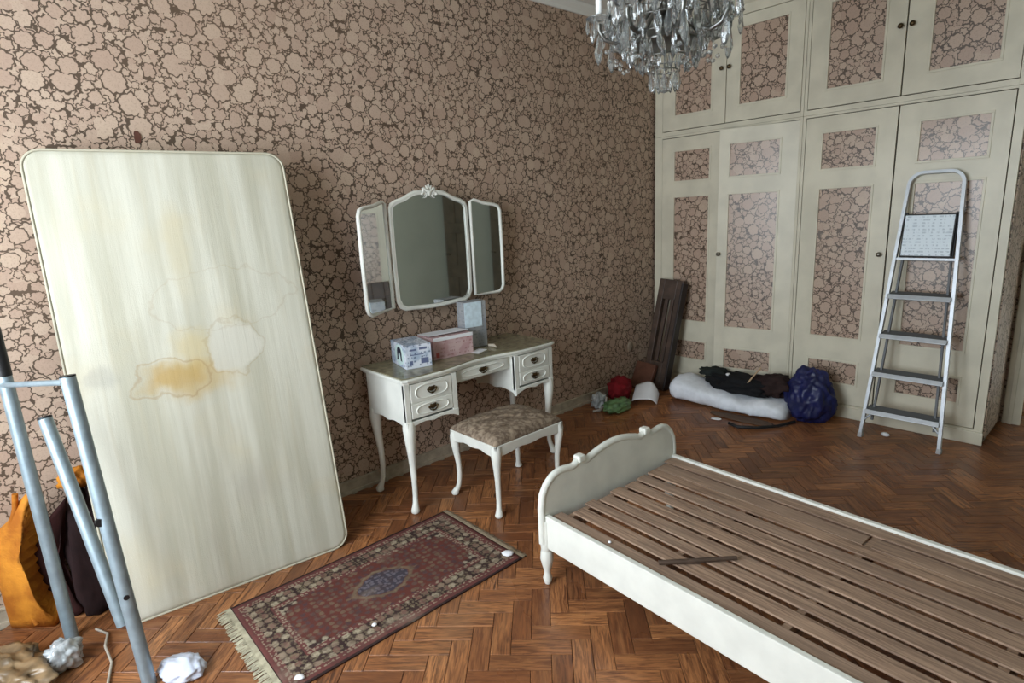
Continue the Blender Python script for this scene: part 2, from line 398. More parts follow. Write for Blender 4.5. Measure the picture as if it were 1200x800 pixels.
# ------------------------------------------------------------------ fitted wardrobe: two lower cupboards, two top cupboards
def door(parent, x0, x1, z0, z1, panels, hinge='L', ajar=0.0, knob=None, label=None, knobmat='steel'):
    """door hung at one edge; local x runs from the hinge across the door, front faces local -y"""
    wd = x1 - x0; sgn = 1 if hinge == 'L' else -1
    hx = x0 if hinge == 'L' else x1
    X = (lambda x: (x - hx))
    q = MB()
    T = 0.022
    # build as stiles and rails around recessed panels, each rail full width between stiles
    px0, px1 = X(panels[0][0]), X(panels[0][1])
    a, b = X(x0) , X(x1)
    q.box(a + 0.002, px0, -T, 0, z0, z1).box(px1, b - 0.002, -T, 0, z0, z1)
    zs = sorted((p[2], p[3]) for p in panels); cur = z0
    for (p0, p1) in zs:
        q.box(px0, px1, -T, 0, cur, p0); cur = p1
    q.box(px0, px1, -T, 0, cur, z1)
    for p in panels:   # raised bead round each panel
        for (u0, u1, w0, w1) in ((px0 - 0.014, px1 + 0.014, p[2] - 0.014, p[2]), (px0 - 0.014, px1 + 0.014, p[3], p[3] + 0.014), (px0 - 0.014, px0, p[2], p[3]), (px1, px1 + 0.014, p[2], p[3])):
            q.box(u0, u1, -T - 0.005, -T + 0.002, w0, w1, 0.002)
    d = q.build('door', M['cream'], parent, (hx, -0.004, 0), (0, 0, ajar))
    if label: d['label'] = label
    for p in panels:
        MB().box(px0, px1, -T + 0.006, -T + 0.012, p[2], p[3]).build('wallpaper_panel', M['wallpaper_xz'], d)
    if knob:
        for kz in knob[1:]:
            kx = X(knob[0])
            k = MB().lathe([(0.004, 0), (0.006, 0.001), (0.005, 0.012), (0.013, 0.018), (0.016, 0.026), (0.012, 0.033), (0.003, 0.036)], 14, Matrix.Translation((kx, -T, kz)) @ Matrix.Rotation(PI / 2, 4, 'X'))
            k.build('knob', M[knobmat], d)
    return d
DEP = 0.52
def cupboard(label, x0, x1, z0, z1, low):
    t = thing('wardrobe' if low else 'top_cupboard', label, 'wardrobe' if low else 'cupboard', (0, 0, 0), (0, 0, 0))
    return t
def carcass(t, x0, x1, z0, z1, openings, plinth, side_right=False):
    q = MB()
    q.box(x0, x1, 0.40, DEP, z0, z1)                        # back
    q.box(x0, x0 + 0.02, 0.0, 0.40, z0, z1).box(x1 - 0.02, x1, 0.0, 0.40, z0, z1)
    q.box(x0 + 0.02, x1 - 0.02, 0.0, 0.40, z0, z0 + 0.02).box(x0 + 0.02, x1 - 0.02, 0.0, 0.40, z1 - 0.02, z1)
    q.build('carcass', M['gap'], t)
    f = MB(); ol, orr, oz0, oz1 = openings
    f.box(x0, ol, -0.024, 0.0, z0, z1, 0.002).box(orr, x1, -0.024, 0.0, z0, z1, 0.002)
    f.box(ol, orr, -0.024, 0.0, z0, oz0).box(ol, orr, -0.024, 0.0, oz1, z1)
    f.build('face_frame', M['cream'], t)
    if plinth:
        MB().box(x0, x1 + (0.0 if not side_right else 0.006), -0.040, -0.024, 0.001, 0.082, 0.003).box(x0, x1, -0.034, -0.024, 0.082, 0.092, 0.003).build('plinth', M['cream'], t)
PZ = [(1.752, 1.985), (0.585, 1.617), (0.25, 0.403)]
def pan(a, b): return [(a, b, z0, z1) for z0, z1 in PZ]
wa = thing('wardrobe', 'cream wallpaper-panelled wardrobe section beside the papered wall with one door ajar', 'wardrobe')
carcass(wa, 0.022, 1.231, 0.001, 2.116, (0.093, 1.211, 0.095, 2.100), True)
door(wa, 0.095, 0.650, 0.100, 2.0945, pan(0.215, 0.528), 'L', 0.0, None)
door(wa, 0.652, 1.211, 0.100, 2.0945, pan(0.735, 1.083), 'R', math.radians(10.5), (0.672, 1.165), 'door standing ajar')
wb = thing('wardrobe', 'cream wallpaper-panelled wardrobe section behind the aluminium stepladder', 'wardrobe')
carcass(wb, 1.233, 2.425, 0.001, 2.116, (1.254, 2.380, 0.095, 2.100), True, True)
door(wb, 1.257, 1.811, 0.100, 2.0945, pan(1.372, 1.692), 'L', 0.0, (1.775, 1.175))
door(wb, 1.816, 2.377, 0.100, 2.0945, pan(1.938, 2.276), 'R', 0.0, None)
MB().box(2.4252, 2.432, 0.0, DEP, 0.02, CEIL - 0.02).build('end_panel', M['wallpaper_yz'], wb)
UZ = (2.272, 2.80)
ua = thing('top_cupboard', 'upper cream cupboard with wallpaper panels next to the papered wall, behind the chandelier', 'cupboard')
carcass(ua, 0.022, 1.231, 2.1175, 2.984, (0.093, 1.211, 2.150, 2.885), False)
door(ua, 0.095, 0.650, 2.1555, 2.8795, [(0.215, 0.528, *UZ)], 'L', 0.0, (0.620, 2.548), None, 'brass')
door(ua, 0.652, 1.211, 2.1555, 2.8795, [(0.762, 1.098, *UZ)], 'R', 0.0, (0.680, 2.548), None, 'brass')
ub = thing('top_cupboard', 'upper cream cupboard with wallpaper panels over the stepladder', 'cupboard')
carcass(ub, 1.233, 2.425, 2.1175, 2.984, (1.254, 2.380, 2.150, 2.885), False)
door(ub, 1.256, 1.812, 2.1555, 2.8795, [(1.377, 1.696, *UZ)], 'L', 0.0, (1.784, 2.555), None, 'brass')
door(ub, 1.816, 2.379, 2.1555, 2.8795, [(1.952, 2.281, *UZ)], 'R', 0.0, (1.846, 2.555), None, 'brass')

# ------------------------------------------------------------------ mattress leaning on the left wall
def mattress_mat():
    t = NT('stained_ticking', 0.85, 0.2)
    v = t.coord(); x = t.sep(v)       # local x = across, y = up the mattress
    wave = t.noise(t.comb(t.math('MULTIPLY', x[0], 40.0), t.math('MULTIPLY', x[1], 2.0), 0.0), 1.0, 3)
    streak = t.noise(t.comb(t.math('MULTIPLY', x[0], 9.0), t.math('MULTIPLY', x[1], 0.7), 3.0), 1.0, 3)
    c = t.mix(t.step(streak, 0.35, 0.65), lin(178, 174, 156), lin(202, 199, 184))
    c = t.mix(t.step(wave, 0.5, 0.75, 0, 0.25), c, lin(186, 176, 150))
    cloud = t.noise(v, 2.4, 4)
    c = t.mix(t.step(cloud, 0.5, 0.75, 0, 0.3), c, lin(206, 186, 140))
    dis = t.math('MULTIPLY', t.math('SUBTRACT', t.noise(v, 9.0, 4), 0.5), 0.16)
    def spot(cx, cy, sx, sy, r, col, strength, soft=0.03, ring=None):
        d = t.math('ADD', t.vmath('LENGTH', t.comb(t.math('DIVIDE', t.math('SUBTRACT', x[0], cx), sx), t.math('DIVIDE', t.math('SUBTRACT', x[1], cy), sy))), dis)
        if ring is None: mk = t.step(d, r - soft, r + soft * 0.3, strength, 0.0)
        else: mk = t.step(t.math('ABSOLUTE', t.math('SUBTRACT', d, r)), 0.0, ring, strength, 0.0)
        return mk, col
    for args in STAINS:
        mk, col = spot(*args); c = t.mix(mk, c, col)
    t.color(c)
    t.bump(t.math('ADD', wave, t.math('MULTIPLY', t.noise(v, 260.0, 2), 0.4)), 0.35, 0.004)
    return t.m
ochre = lin(176, 146, 90); pale = lin(214, 208, 192); brown = lin(150, 116, 70)
STAINS = [
    (-0.03, 1.06, 1, 1, 0.11, lin(196, 178, 132), 0.6, 0.08),
    (-0.13, 0.965, 1.25, 0.75, 0.10, ochre, 0.8, 0.08),
    (-0.03, 0.945, 1.35, 0.75, 0.14, lin(184, 156, 98), 0.55, 0.08),
    (-0.13, 0.965, 1.25, 0.75, 0.112, brown, 0.35, 0.03, 0.012),
    (0.125, 1.05, 1, 1, 0.115, lin(198, 194, 180), 0.9, 0.02),
    (0.125, 1.05, 1, 1, 0.12, brown, 0.22, 0.03, 0.008),
    (0.12, 1.27, 1.5, 0.7, 0.19, brown, 0.16, 0.03, 0.008),
    (-0.36, 1.0, 1, 0.7, 0.07, lin(160, 156, 146), 0.5, 0.06),
    (0.12, 0.42, 1, 1, 0.12, lin(172, 166, 154), 0.4, 0.1),
    (-0.02, 1.5, 0.4, 1.6, 0.14, lin(190, 174, 134), 0.35, 0.1),
]
MW, MH, MT = 0.955, 1.905, 0.09
mat_ = thing('mattress', 'stained cream single mattress standing on end against the papered wall', 'mattress', (0.445, -3.79, 0.0))
# local frame: x across (world +y), y up the lean, z out of the face
tilt = math.atan2(0.31, 1.87)
ex = Vector((0.11, 1.0, 0)).normalized(); ey = Vector((-math.sin(tilt), 0, math.cos(tilt))); ez = ex.cross(ey).normalized(); ey = ez.cross(ex).normalized()
if ez.x < 0: ez = -ez
mat_.matrix_world = Matrix(((ex.x, ey.x, ez.x, 0.462), (ex.y, ey.y, ez.y, -3.82), (ex.z, ey.z, ez.z, 0.002), (0, 0, 0, 1)))
def rrect(w_, h, r, n=8, y0=0.0):
    pts = []
    for cx, cy, a0 in ((w_ / 2 - r, y0 + r, -PI / 2), (w_ / 2 - r, y0 + h - r, 0), (-w_ / 2 + r, y0 + h - r, PI / 2), (-w_ / 2 + r, y0 + r, PI)):
        for i in range(n + 1): a = a0 + PI / 2 * i / n; pts.append((cx + r * math.cos(a), cy + r * math.sin(a)))
    return pts
def pillow_slab(w_, h, r, z0, z1, rnd, y0):
    """slab with rounded corners and softly rolled edges"""
    q = MB(); rings = []
    prof = [(rnd * (1 - math.cos(a)), z0 + rnd * (1 - math.sin(a))) for a in [PI / 2 * i / 5 for i in range(5, -1, -1)]]
    prof = [(rnd, z0), (rnd * 0.5, z0 + rnd * 0.12), (rnd * 0.12, z0 + rnd * 0.5), (0, z0 + rnd), (0, z1 - rnd), (rnd * 0.12, z1 - rnd * 0.5), (rnd * 0.5, z1 - rnd * 0.12), (rnd, z1)]
    for ins, z in prof: rings.append([(x, y, z) for x, y in rrect(w_ - 2 * ins, h - 2 * ins, max(0.005, r - ins), 8, y0 + ins)])
    n = len(rings[0]); vs = [p for r_ in rings for p in r_]
    fs = [(i * n + k, i * n + (k + 1) % n, (i + 1) * n + (k + 1) % n, (i + 1) * n + k) for i in range(len(rings) - 1) for k in range(n)]
    fs += [tuple(range(n))[::-1], tuple((len(rings) - 1) * n + k for k in range(n))]
    return q.add(vs, fs, True)
sl = pillow_slab(MW, MH, 0.07, -MT, 0.0, 0.022, 0.0).build('ticking', mattress_mat(), mat_)
cr_ = [(x, y, -0.006) for x, y in rrect(MW - 0.004, MH - 0.004, 0.07, 8, 0.002)]
MB().tube(cr_, 0.005, 6, closed=True).tube([(x, y, -MT + 0.006) for x, y, _ in cr_], 0.0065, 6, closed=True).build('piping', plain('cream_piping', lin(184, 178, 158), 0.7, 0.3), mat_)

# ------------------------------------------------------------------ dressing table
DXF, DY0, DY1, DTOP = 0.50, -2.955, -1.86, 0.755
DC = (DY0 + DY1) / 2
dt = thing('dressing_table', 'ivory dressing table with cabriole legs and five drawers under the triple mirror', 'dressing table', (0.3, DC, 0))
def L(x, y, z): return (x - 0.3, y - DC, z)        # world -> table local
def cabriole(x, y, ztop, ox, oy, knee=0.034, ankle=0.014, foot=0.024, splay=0.024):
    """S-curved leg: (ox, oy) is the outward direction"""
    d = Vector((ox, oy, 0)).normalized(); q = MB(); pts = []; rad = []
    for s_, off, r in ((1.0, 0.0, knee * 0.95), (0.92, 0.006, knee), (0.82, 0.007, knee * 0.86), (0.68, 0.003, knee * 0.66), (0.5, -0.005, knee * 0.52), (0.32, -0.006, ankle * 1.05), (0.18, 0.0, ankle), (0.11, 0.009, ankle * 1.05), (0.065, splay * 0.8, foot * 0.8), (0.035, splay, foot), (0.012, splay, foot * 0.9), (0.002, splay, foot * 0.6)):
        pts.append((x + d.x * off, y + d.y * off, ztop * s_)); rad.append(r)
    return q.tube(pts, rad, 12)
# top: serpentine front
def top_outline(ov):
    pts = [(0.075, DY0 - ov), (DXF - 0.03, DY0 - ov)]
    N = 36
    for i in range(N + 1):
        t_ = i / N; y = DY0 - ov + (DY1 - DY0 + 2 * ov) * t_
        u = abs(t_ - 0.5) * 2
        bow = 0.0 if u > 0.62 else -0.045 * (0.5 + 0.5 * math.cos(PI * u / 0.62))
        x = DXF + ov + 0.006 + bow
        if u > 0.96: x -= 0.012 * (u - 0.96) / 0.04
        pts.append((x, y))
    pts += [(DXF - 0.03, DY1 + ov), (0.075, DY1 + ov)]
    return [(x - 0.3, y - DC) for x, y in pts]
to = MB().prism(top_outline(0.004), DTOP - 0.034, DTOP - 0.02).prism(top_outline(0.017), DTOP - 0.02, DTOP - 0.004).build('tabletop', M['white'], dt)
bevelmod(to, 0.005, 2)
MB().prism(top_outline(0.006), DTOP - 0.0038, DTOP + 0.002).build('glass_cover', M['glass_top'], dt)
# pedestals
def apron_outline(a, b, zb, zt, drop):
    pts = [(a, zt), (a, zb - drop)]
    N = 18
    for i in range(1, N):
        u = i / N; y = a + (b - a) * u
        z = zb - drop + (drop) * (math.sin(PI * u) ** 0.6) - 0.014 * math.exp(-((u - 0.5) / 0.10) ** 2)
        pts.append((y, z))
    pts += [(b, zb - drop), (b, zt)]
    return pts
MYZ = lambda x0: Matrix(((0, 0, 1, x0), (1, 0, 0, 0), (0, 1, 0, 0), (0, 0, 0, 1)))   # outline (y, z) extruded along x
MXZ = lambda y0: Matrix(((1, 0, 0, 0), (0, 0, 1, y0), (0, 1, 0, 0), (0, 0, 0, 1)))   # outline (x, z) extruded along y
ZB = 0.505
for a, b in ((DY0, DY0 + 0.335), (DY1 - 0.325, DY1)):
    q = MB()
    q.box(0.11 - 0.3, DXF - 0.3 - 0.002, a - DC, a - DC + 0.016, ZB, DTOP - 0.034).box(0.11 - 0.3, DXF - 0.3 - 0.002, b - DC - 0.016, b - DC, ZB, DTOP - 0.034)
    q.box(0.11 - 0.3, DXF - 0.3 - 0.004, a - DC + 0.016, b - DC - 0.016, ZB, ZB + 0.012).box(0.11 - 0.3, 0.122 - 0.3, a - DC + 0.016, b - DC - 0.016, ZB + 0.012, DTOP - 0.034)
    q.box(DXF - 0.3 - 0.02, DXF - 0.3 + 0.004, a - DC, a - DC + 0.032, ZB, DTOP - 0.034, 0.003).box(DXF - 0.3 - 0.02, DXF - 0.3 + 0.004, b - DC - 0.032, b - DC, ZB, DTOP - 0.034, 0.003)
    q.build('pedestal', M['white'], dt)
    q = MB().prism([(y - DC, z) for y, z in apron_outline(a, b, ZB, ZB + 0.012, 0.035)], DXF - 0.3 - 0.014, DXF - 0.3 + 0.008, MYZ(0))
    for yy in (a + 0.002, b - 0.016):
        q.prism([(x - 0.3, z) for x, z in apron_outline(0.12, DXF - 0.005, ZB, ZB + 0.012, 0.03)], yy - DC, yy - DC + 0.014, MXZ(0))
    bevelmod(q.build('apron', M['white'], dt), 0.003)
MB().box(0.11 - 0.3, 0.122 - 0.3, DY0 + 0.335 - DC, DY1 - 0.325 - DC, 0.60, DTOP - 0.034).build('back_panel', M['white'], dt)
for (x, y, ox, oy) in ((DXF - 0.022, DY0 + 0.026, 1, -1), (0.135, DY0 + 0.026, -1, -1), (DXF - 0.022, DY1 - 0.026, 1, 1), (0.135, DY1 - 0.026, -1, 1)):
    cabriole(x - 0.3, y - DC, ZB + 0.01, ox, oy).build('leg', M['white'], dt)
def drawer(x, ya, yb, z0, z1, bow=0.0):
    """drawer front with an oval gilt-edged bead and a drooping brass pull"""
    q = MB().box(-0.012, 0.006, -(yb - ya) / 2, (yb - ya) / 2, -(z1 - z0) / 2, (z1 - z0) / 2, 0.003)
    yc, zc = (ya + yb) / 2, (z0 + z1) / 2
    d = q.build('drawer', M['white'], dt, L(x, yc, zc))
    ha, hb = (yb - ya) / 2 - 0.03, (z1 - z0) / 2 - 0.014
    e = 0.28
    loop = []
    for i in range(28):
        a = 2 * PI * i / 28; cx = math.copysign(abs(math.cos(a)) ** 0.6, math.cos(a)); sx = math.copysign(abs(math.sin(a)) ** 0.75, math.sin(a))
        loop.append((0.0065, ha * cx, hb * sx))
    MB().tube(loop, 0.0045, 6, closed=True).build('moulding', M['white'], d)
    h = MB()
    h.ball((0.008, 0, 0.004), 0.014, 2, (0.35, 1.5, 1.0))
    for s_ in (-1, 1): h.ball((0.010, s_ * 0.026, 0.004), 0.008, 1, (0.7, 1, 1))
    h.tube([(0.012, 0.026 * math.cos(a), 0.003 - 0.020 * math.sin(a)) for a in [PI * i / 10 for i in range(11)]], 0.0035, 6)
    h.ball((0.012, 0, -0.017), 0.008, 1, (0.7, 1.6, 0.8))
    for s_ in (-1, 1): h.ball((0.008, s_ * 0.013, 0.014), 0.007, 1, (0.4, 1.4, 0.8))
    h.build('handle', M['brass'], d)
zc0, zc1, zc2 = 0.528, 0.612, 0.716
for a, b in ((DY0 + 0.036, DY0 + 0.299), (DY1 - 0.289, DY1 - 0.036)):
    drawer(DXF, a, b, zc0, zc1 - 0.004); drawer(DXF, a, b, zc1 + 0.002, zc2)
    MB().box(DXF - 0.02, DXF + 0.001, a - 0.004, b + 0.004, zc1 - 0.004, zc1 + 0.002).build('drawer_rail', M['white'], dt, (-0.3, -DC, 0))
ym0, ym1 = DY0 + 0.335, DY1 - 0.325
q = MB().box(DXF - 0.06 - 0.3, DXF - 0.045 - 0.3, ym0 - DC, ym1 - DC, 0.640, DTOP - 0.034)
q.build('frieze', M['white'], dt)
drawer(DXF - 0.035, ym0 + 0.03, ym1 - 0.03, 0.650, 0.716)

# ------------------------------------------------------------------ triple mirror on the wall over the table
tm = thing('triple_mirror', 'ivory three-panel dressing mirror with a carved crest above the dressing table', 'mirror', (0.085, -2.425, 1.03))
def centre_outline(w_, h, ins=0.0):
    hw_ = w_ / 2 - ins; z0 = ins; zt = h - ins
    P = []
    r = 0.05
    P += [(-hw_ + r, z0 - 0.004)]
    for i in range(1, 9): u = i / 9; P.append((-hw_ + r + (2 * hw_ - 2 * r) * u, z0 - 0.012 * math.sin(PI * u)))
    P += [(hw_ - r, z0 - 0.004), (hw_ - r * 0.35, z0 + r * 0.25), (hw_, z0 + r)]
    for i in range(1, 6): P.append((hw_ + 0.004 * math.sin(PI * i / 6), z0 + r + (zt - 0.055 - z0 - r) * i / 6))
    P += [(hw_, zt - 0.05), (hw_ - 0.012, zt - 0.028), (hw_ - 0.04, zt - 0.014), (hw_ - 0.09, zt + 0.0), (hw_ - 0.13, zt + 0.02), (hw_ - 0.165, zt + 0.034), (0.06, zt + 0.038), (0, zt + 0.03)]
    P += [(-x, z) for x, z in P[-2:-9:-1]]
    P += [(-hw_ - 0.004 * math.sin(PI * i / 6), z0 + r + (zt - 0.055 - z0 - r) * i / 6) for i in range(5, 0, -1)]
    P += [(-hw_, z0 + r), (-hw_ + r * 0.35, z0 + r * 0.25)]
    return P
def frame_tube(q, P, r=0.013, x=0.0):
    q.tube([(x, a, b) for a, b in P], r, 8, closed=True, flat=0.9)
    q.tube([(x + 0.008, a, b) for a, b in [(c * 0.965, 0.335 + (d - 0.335) * 0.97) for c, d in P]], 0.004, 6, closed=True)
P = centre_outline(0.56, 0.645, 0.012)
q = MB(); frame_tube(q, P)
fr = q.build('frame', M['white'], tm)
MB().prism([(a, b) for a, b in centre_outline(0.56, 0.645, 0.016)], -0.012, -0.004, MYZ(0)).build('backing', M['darkwood'], tm)
MB().prism([(a, b) for a, b in centre_outline(0.56, 0.645, 0.018)], -0.0035, 0.0005, MYZ(0)).build('glass', M['mirror'], tm)
c_ = MB()
for s_ in (-1, 1):
    c_.tube([(0.006, s_ * (0.008 + 0.05 * u + 0.012 * math.sin(u * 5)), 0.675 + 0.028 * math.sin(PI * u) - 0.02 * u) for u in [i / 10 for i in range(11)]], [0.011 - 0.006 * i / 10 for i in range(11)], 8)
    c_.tube([(0.008, s_ * (0.035 + 0.016 * math.cos(a)), 0.655 + 0.016 * math.sin(a)) for a in [i * 0.45 for i in range(12)]], [0.008 - 0.0004 * i for i in range(12)], 6)
    c_.tube([(0.006, s_ * (0.01 + 0.012 * u), 0.69 + 0.03 * u - 0.012 * u * u) for u in [i / 6 for i in range(7)]], [0.009 - 0.001 * i for i in range(7)], 6)
c_.ball((0.008, 0, 0.668), 0.016, 2, (0.6, 1, 1.3)).ball((0.006, 0, 0.705), 0.010, 2, (0.7, 0.8, 1.6))
c_.build('crest', M['white'], tm)
def wing(name, s_, width, ang, y_in):
    """hinged side mirror; s_ = -1 left, +1 right"""
    H = 0.60
    def out(ins):
        r = 0.04; a0, a1 = ins, width - ins; z0, z1 = 0.015 + ins, H - ins
        P_ = [(a0, z0), (a1 - r, z0 - 0.004), (a1 - r * 0.3, z0 + r * 0.3), (a1, z0 + r), (a1 + 0.003, (z0 + z1) / 2), (a1, z1 - r), (a1 - r * 0.4, z1 - r * 0.25), (a1 - r * 1.2, z1), (a1 - width * 0.5, z1 + 0.01), (a0 + 0.03, z1 + 0.032), (a0, z1 + 0.022)]
        return [(s_ * a, b) for a, b in P_]
    q = MB(); P_ = out(0.012); frame_tube_w(q, P_)
    f = q.build(name, M['white'], tm, (0, y_in, 0), (0, 0, -s_ * ang))
    MB().prism(out(0.016), -0.012, -0.004, MYZ(0)).build('backing', M['darkwood'], f)
    MB().prism(out(0.018), -0.0035, 0.0005, MYZ(0)).build('glass', M['mirror'], f)
def frame_tube_w(q, P_): q.tube([(0, a, b) for a, b in P_], 0.012, 8, closed=True, flat=0.9)
wing('wing', -1, 0.295, math.radians(29.5), -0.294)
wing('wing', 1, 0.255, math.radians(4), 0.292)
for y_, z_ in ((-0.18, 0.27), (0.18, 0.27), (0.0, 0.52)):
    MB().box(-0.083, -0.013, y_ - 0.02, y_ + 0.02, z_ - 0.02, z_ + 0.02).build('wall_bracket', M['darkwood'], tm)

# ------------------------------------------------------------------ stool
SX0, SX1, SY0, SY1 = 0.475, 0.868, -2.672, -2.165
sc = ((SX0 + SX1) / 2, (SY0 + SY1) / 2)
st = thing('stool', 'ivory dressing stool with a tufted grey-brown seat tucked at the dressing table', 'stool', (sc[0], sc[1], 0))
hx, hy = (SX1 - SX0) / 2, (SY1 - SY0) / 2
def stool_cloth():
    t = NT('brocade_seat', 0.8, 0.2)
    v = t.coord()
    vo = t.n('ShaderNodeTexVoronoi'); t.put(vo.inputs['Vector'], t.vmath('MULTIPLY', v, (1.0, 1.0, 0.1))); vo.inputs['Scale'].default_value = 26
    c = t.mix(t.step(vo.outputs['Distance'], 0.1, 0.6), lin(150, 132, 112), lin(104, 88, 74))
    c = t.mix(t.step(t.noise(v, 60, 3), 0.4, 0.65, 0, 0.5), c, lin(166, 150, 130))
    t.color(c); t.bump(t.noise(v, 160, 2), 0.4, 0.003); return t.m
bm = bmesh.new(); bmesh.ops.create_grid(bm, x_segments=36, y_segments=36, size=1)
for p in bm.verts:
    u, v_ = p.co.x, p.co.y
    e = max(abs(u), abs(v_)); dome = (1 - abs(u) ** 3.5) * (1 - abs(v_) ** 3.5)
    tuft = 0.006 * math.cos(u * PI * 3.5) * math.cos(v_ * PI * 3.5) * dome
    p.co = Vector((u * (hx - 0.004), v_ * (hy - 0.004), 0.405 + 0.052 * dome ** 0.45 + tuft))
ring = [e for e in bm.edges if e.is_boundary]
ex_ = bmesh.ops.extrude_edge_only(bm, edges=ring)
for g in ex_['geom']:
    if isinstance(g, bmesh.types.BMVert): g.co.z = 0.392
MB().bm(bm).build('cushion', stool_cloth(), st)
def scallop(a, b, zt, zb):
    pts = [(a, zt), (a, zb - 0.014)]
    for i in range(1, 16):
        u = i / 16; pts.append((a + (b - a) * u, zb - 0.014 + 0.02 * math.sin(PI * u) ** 0.5 - 0.010 * abs(math.sin(PI * u * 3)) ))
    return pts + [(b, zb - 0.014), (b, zt)]
q = MB()
for s_ in (-1, 1):
    q.prism(scallop(-hy, hy, 0.395, 0.345), s_ * hx - 0.009 - s_ * 0.009, s_ * hx + 0.009 - s_ * 0.009, MYZ(0))
    q.prism(scallop(-hx, hx, 0.395, 0.345), s_ * hy - 0.009 - s_ * 0.009, s_ * hy + 0.009 - s_ * 0.009, MXZ(0))
bevelmod(q.build('seat_frame', M['white'], st), 0.004)
for sx in (-1, 1):
    for sy in (-1, 1):
        cabriole(sx * (hx - 0.024), sy * (hy - 0.024), 0.385, sx, sy, 0.03, 0.014, 0.023, 0.026).build('leg', M['white'], st)

# ------------------------------------------------------------------ single bed frame with lengthwise slats
BA = math.radians(3.0)
bed = thing('bed_frame', 'ivory single bed frame without mattress, bare brown slats and curved footboard', 'bed', (1.43, -2.897, 0), (0, 0, -BA))
BLN, BWD = 1.95, 0.89         # length, width (local x along the bed, y across)
RT, RB = 0.326, 0.178
def foot_outline(ztop):
    half = [(0.0, 0.10), (-0.008, 0.20), (-0.008, 0.36), (0.0, 0.415), (0.022, 0.452), (0.055, 0.480), (0.09, 0.492), (0.125, 0.491), (0.165, 0.485), (0.185, 0.487), (0.205, 0.500), (0.225, 0.503), (0.245, 0.492), (0.262, 0.488), (0.29, 0.498), (0.34, 0.512), (0.39, 0.522), (0.4425, 0.526)]
    P_ = half + [(BWD - y, z) for y, z in half[-2::-1]]
    return P_
FO = foot_outline(0)
pts = FO + [(BWD - 0.045, 0.10), (BWD - 0.07, 0.2), (0.07, 0.2), (0.045, 0.10)]
panel_out = FO[2:-2] + [(BWD - 0.02, 0.20), (0.02, 0.20)]
q = MB().prism(panel_out, -0.012, 0.010, MYZ(0))
fp = q.build('footboard', M['white'], bed)
# thick rim along the top, two knuckles
rim = [(-0.001, y, z) for y, z in FO[1:-1]]
MB().tube(rim, 0.015, 10, flat=1.1).build('rim', M['white'], fp)
for yk in (0.222, BWD - 0.222):
    MB().box(-0.02, 0.02, yk - 0.02, yk + 0.02, 0.495, 0.527, 0.008).build('carved_knuckle', M['white'], fp)
def bed_leg(y, x=0.0):
    q = MB().tube([(x, y, 0.30), (x, y, 0.2), (x, y, 0.165), (x - 0.002, y, 0.15)], [0.024, 0.026, 0.024, 0.02], 12)
    q.tube([(x, y, 0.17), (x, y, 0.155), (x, y, 0.12), (x, y, 0.085), (x, y, 0.06), (x, y, 0.05), (x, y, 0.028), (x, y, 0.002)], [0.017, 0.026, 0.029, 0.021, 0.014, 0.014, 0.021, 0.013], 14)
    q.ball((x + 0.0, y, 0.135), 0.026, 2, (1, 1, 1.4))
    return q.build('leg', M['white'], bed)
bed_leg(0.012); bed_leg(BWD - 0.012); bed_leg(0.012, BLN); bed_leg(BWD - 0.012, BLN)
for y in (0.0, BWD - 0.022):
    r_ = MB().box(0.012, BLN - 0.012, y, y + 0.022, RB, RT, 0.003).build('side_rail', M['white'], bed)
    yi = y + 0.022 if y == 0 else y - 0.036
    MB().box(0.02, BLN - 0.02, yi, yi + 0.036, 0.27, 0.304).build('ledge', M['slat'], r_)
MB().box(BLN - 0.012, BLN + 0.012, 0.03, BWD - 0.03, 0.2, 0.55, 0.006).build('headboard', M['white'], bed)
edges = [(0.024, 0.088), (0.114, 0.182), (0.206, 0.263), (0.278, 0.345), (0.365, 0.437), (0.457, 0.527), (0.547, 0.615), (0.634, 0.700), (0.703, 0.782), (0.797, 0.866)]
slats = []
for i, (a, b) in enumerate(edges):
    a += 0.002 if i not in (0, 8) else 0; b -= 0.002 if i not in (7, 9) else 0
    z = 0.3045 + 0.0006 * (i % 3)
    x0 = (0.02 if i in (0, 9) else random.uniform(0.03, 0.06))
    if i == 8:      # narrow board in two lengths with a gap
        for xa, xb in ((x0, 0.955), (0.985, BLN - 0.03)):
            MB().box(xa - x0, xb - x0, -(b - a) / 2, (b - a) / 2, 0.004, 0.0115, 0.0015).build('slat', M['slat'], bed, (x0, (a + b) / 2, z))
        continue
    s_ = MB().box(0, BLN - 0.03 - x0, -(b - a) / 2, (b - a) / 2, 0.004, 0.0115, 0.0015).build('slat', M['slat'], bed, (x0, (a + b) / 2, z), (0, 0, random.uniform(-0.002, 0.002)))
    slats.append(s_)
for x in (0.06, 0.53, 0.97, 1.43, 1.85):
    MB().box(x - 0.02, x + 0.02, 0.024, BWD - 0.024, 0.251, 0.275, 0.002).box(x - 0.012, x + 0.012, 0.06, BWD - 0.06, 0.275, 0.3075).build('cross_batten', M['slat'], bed)
def bedp(x, y, z):
    return (1.43 + x * math.cos(BA) + y * math.sin(BA), -2.897 - x * math.sin(BA) + y * math.cos(BA), z)
a_, b_ = Vector(bedp(0.53, 0.07, 0.327)), Vector(bedp(0.70, 0.29, 0.327))
tag(MB().tube([a_, a_.lerp(b_, 0.4) + Vector((0.006, 0, 0.001)), a_.lerp(b_, 0.7), b_], [0.009, 0.010, 0.0095, 0.008], 6, flat=1.0).build('wooden_stick', M['darkwood']), 'short dark stick lying across the bare bed slats', 'stick')
o = crumple('paper_scrap', M['paper'], None, bedp(0.32, 0.05, 0.322), (0.006, 0.006, 0.006), 3, sub=2, floor=0.3165)
tag(o, 'tiny white crumb of paper on the near board of the bed', 'scrap')

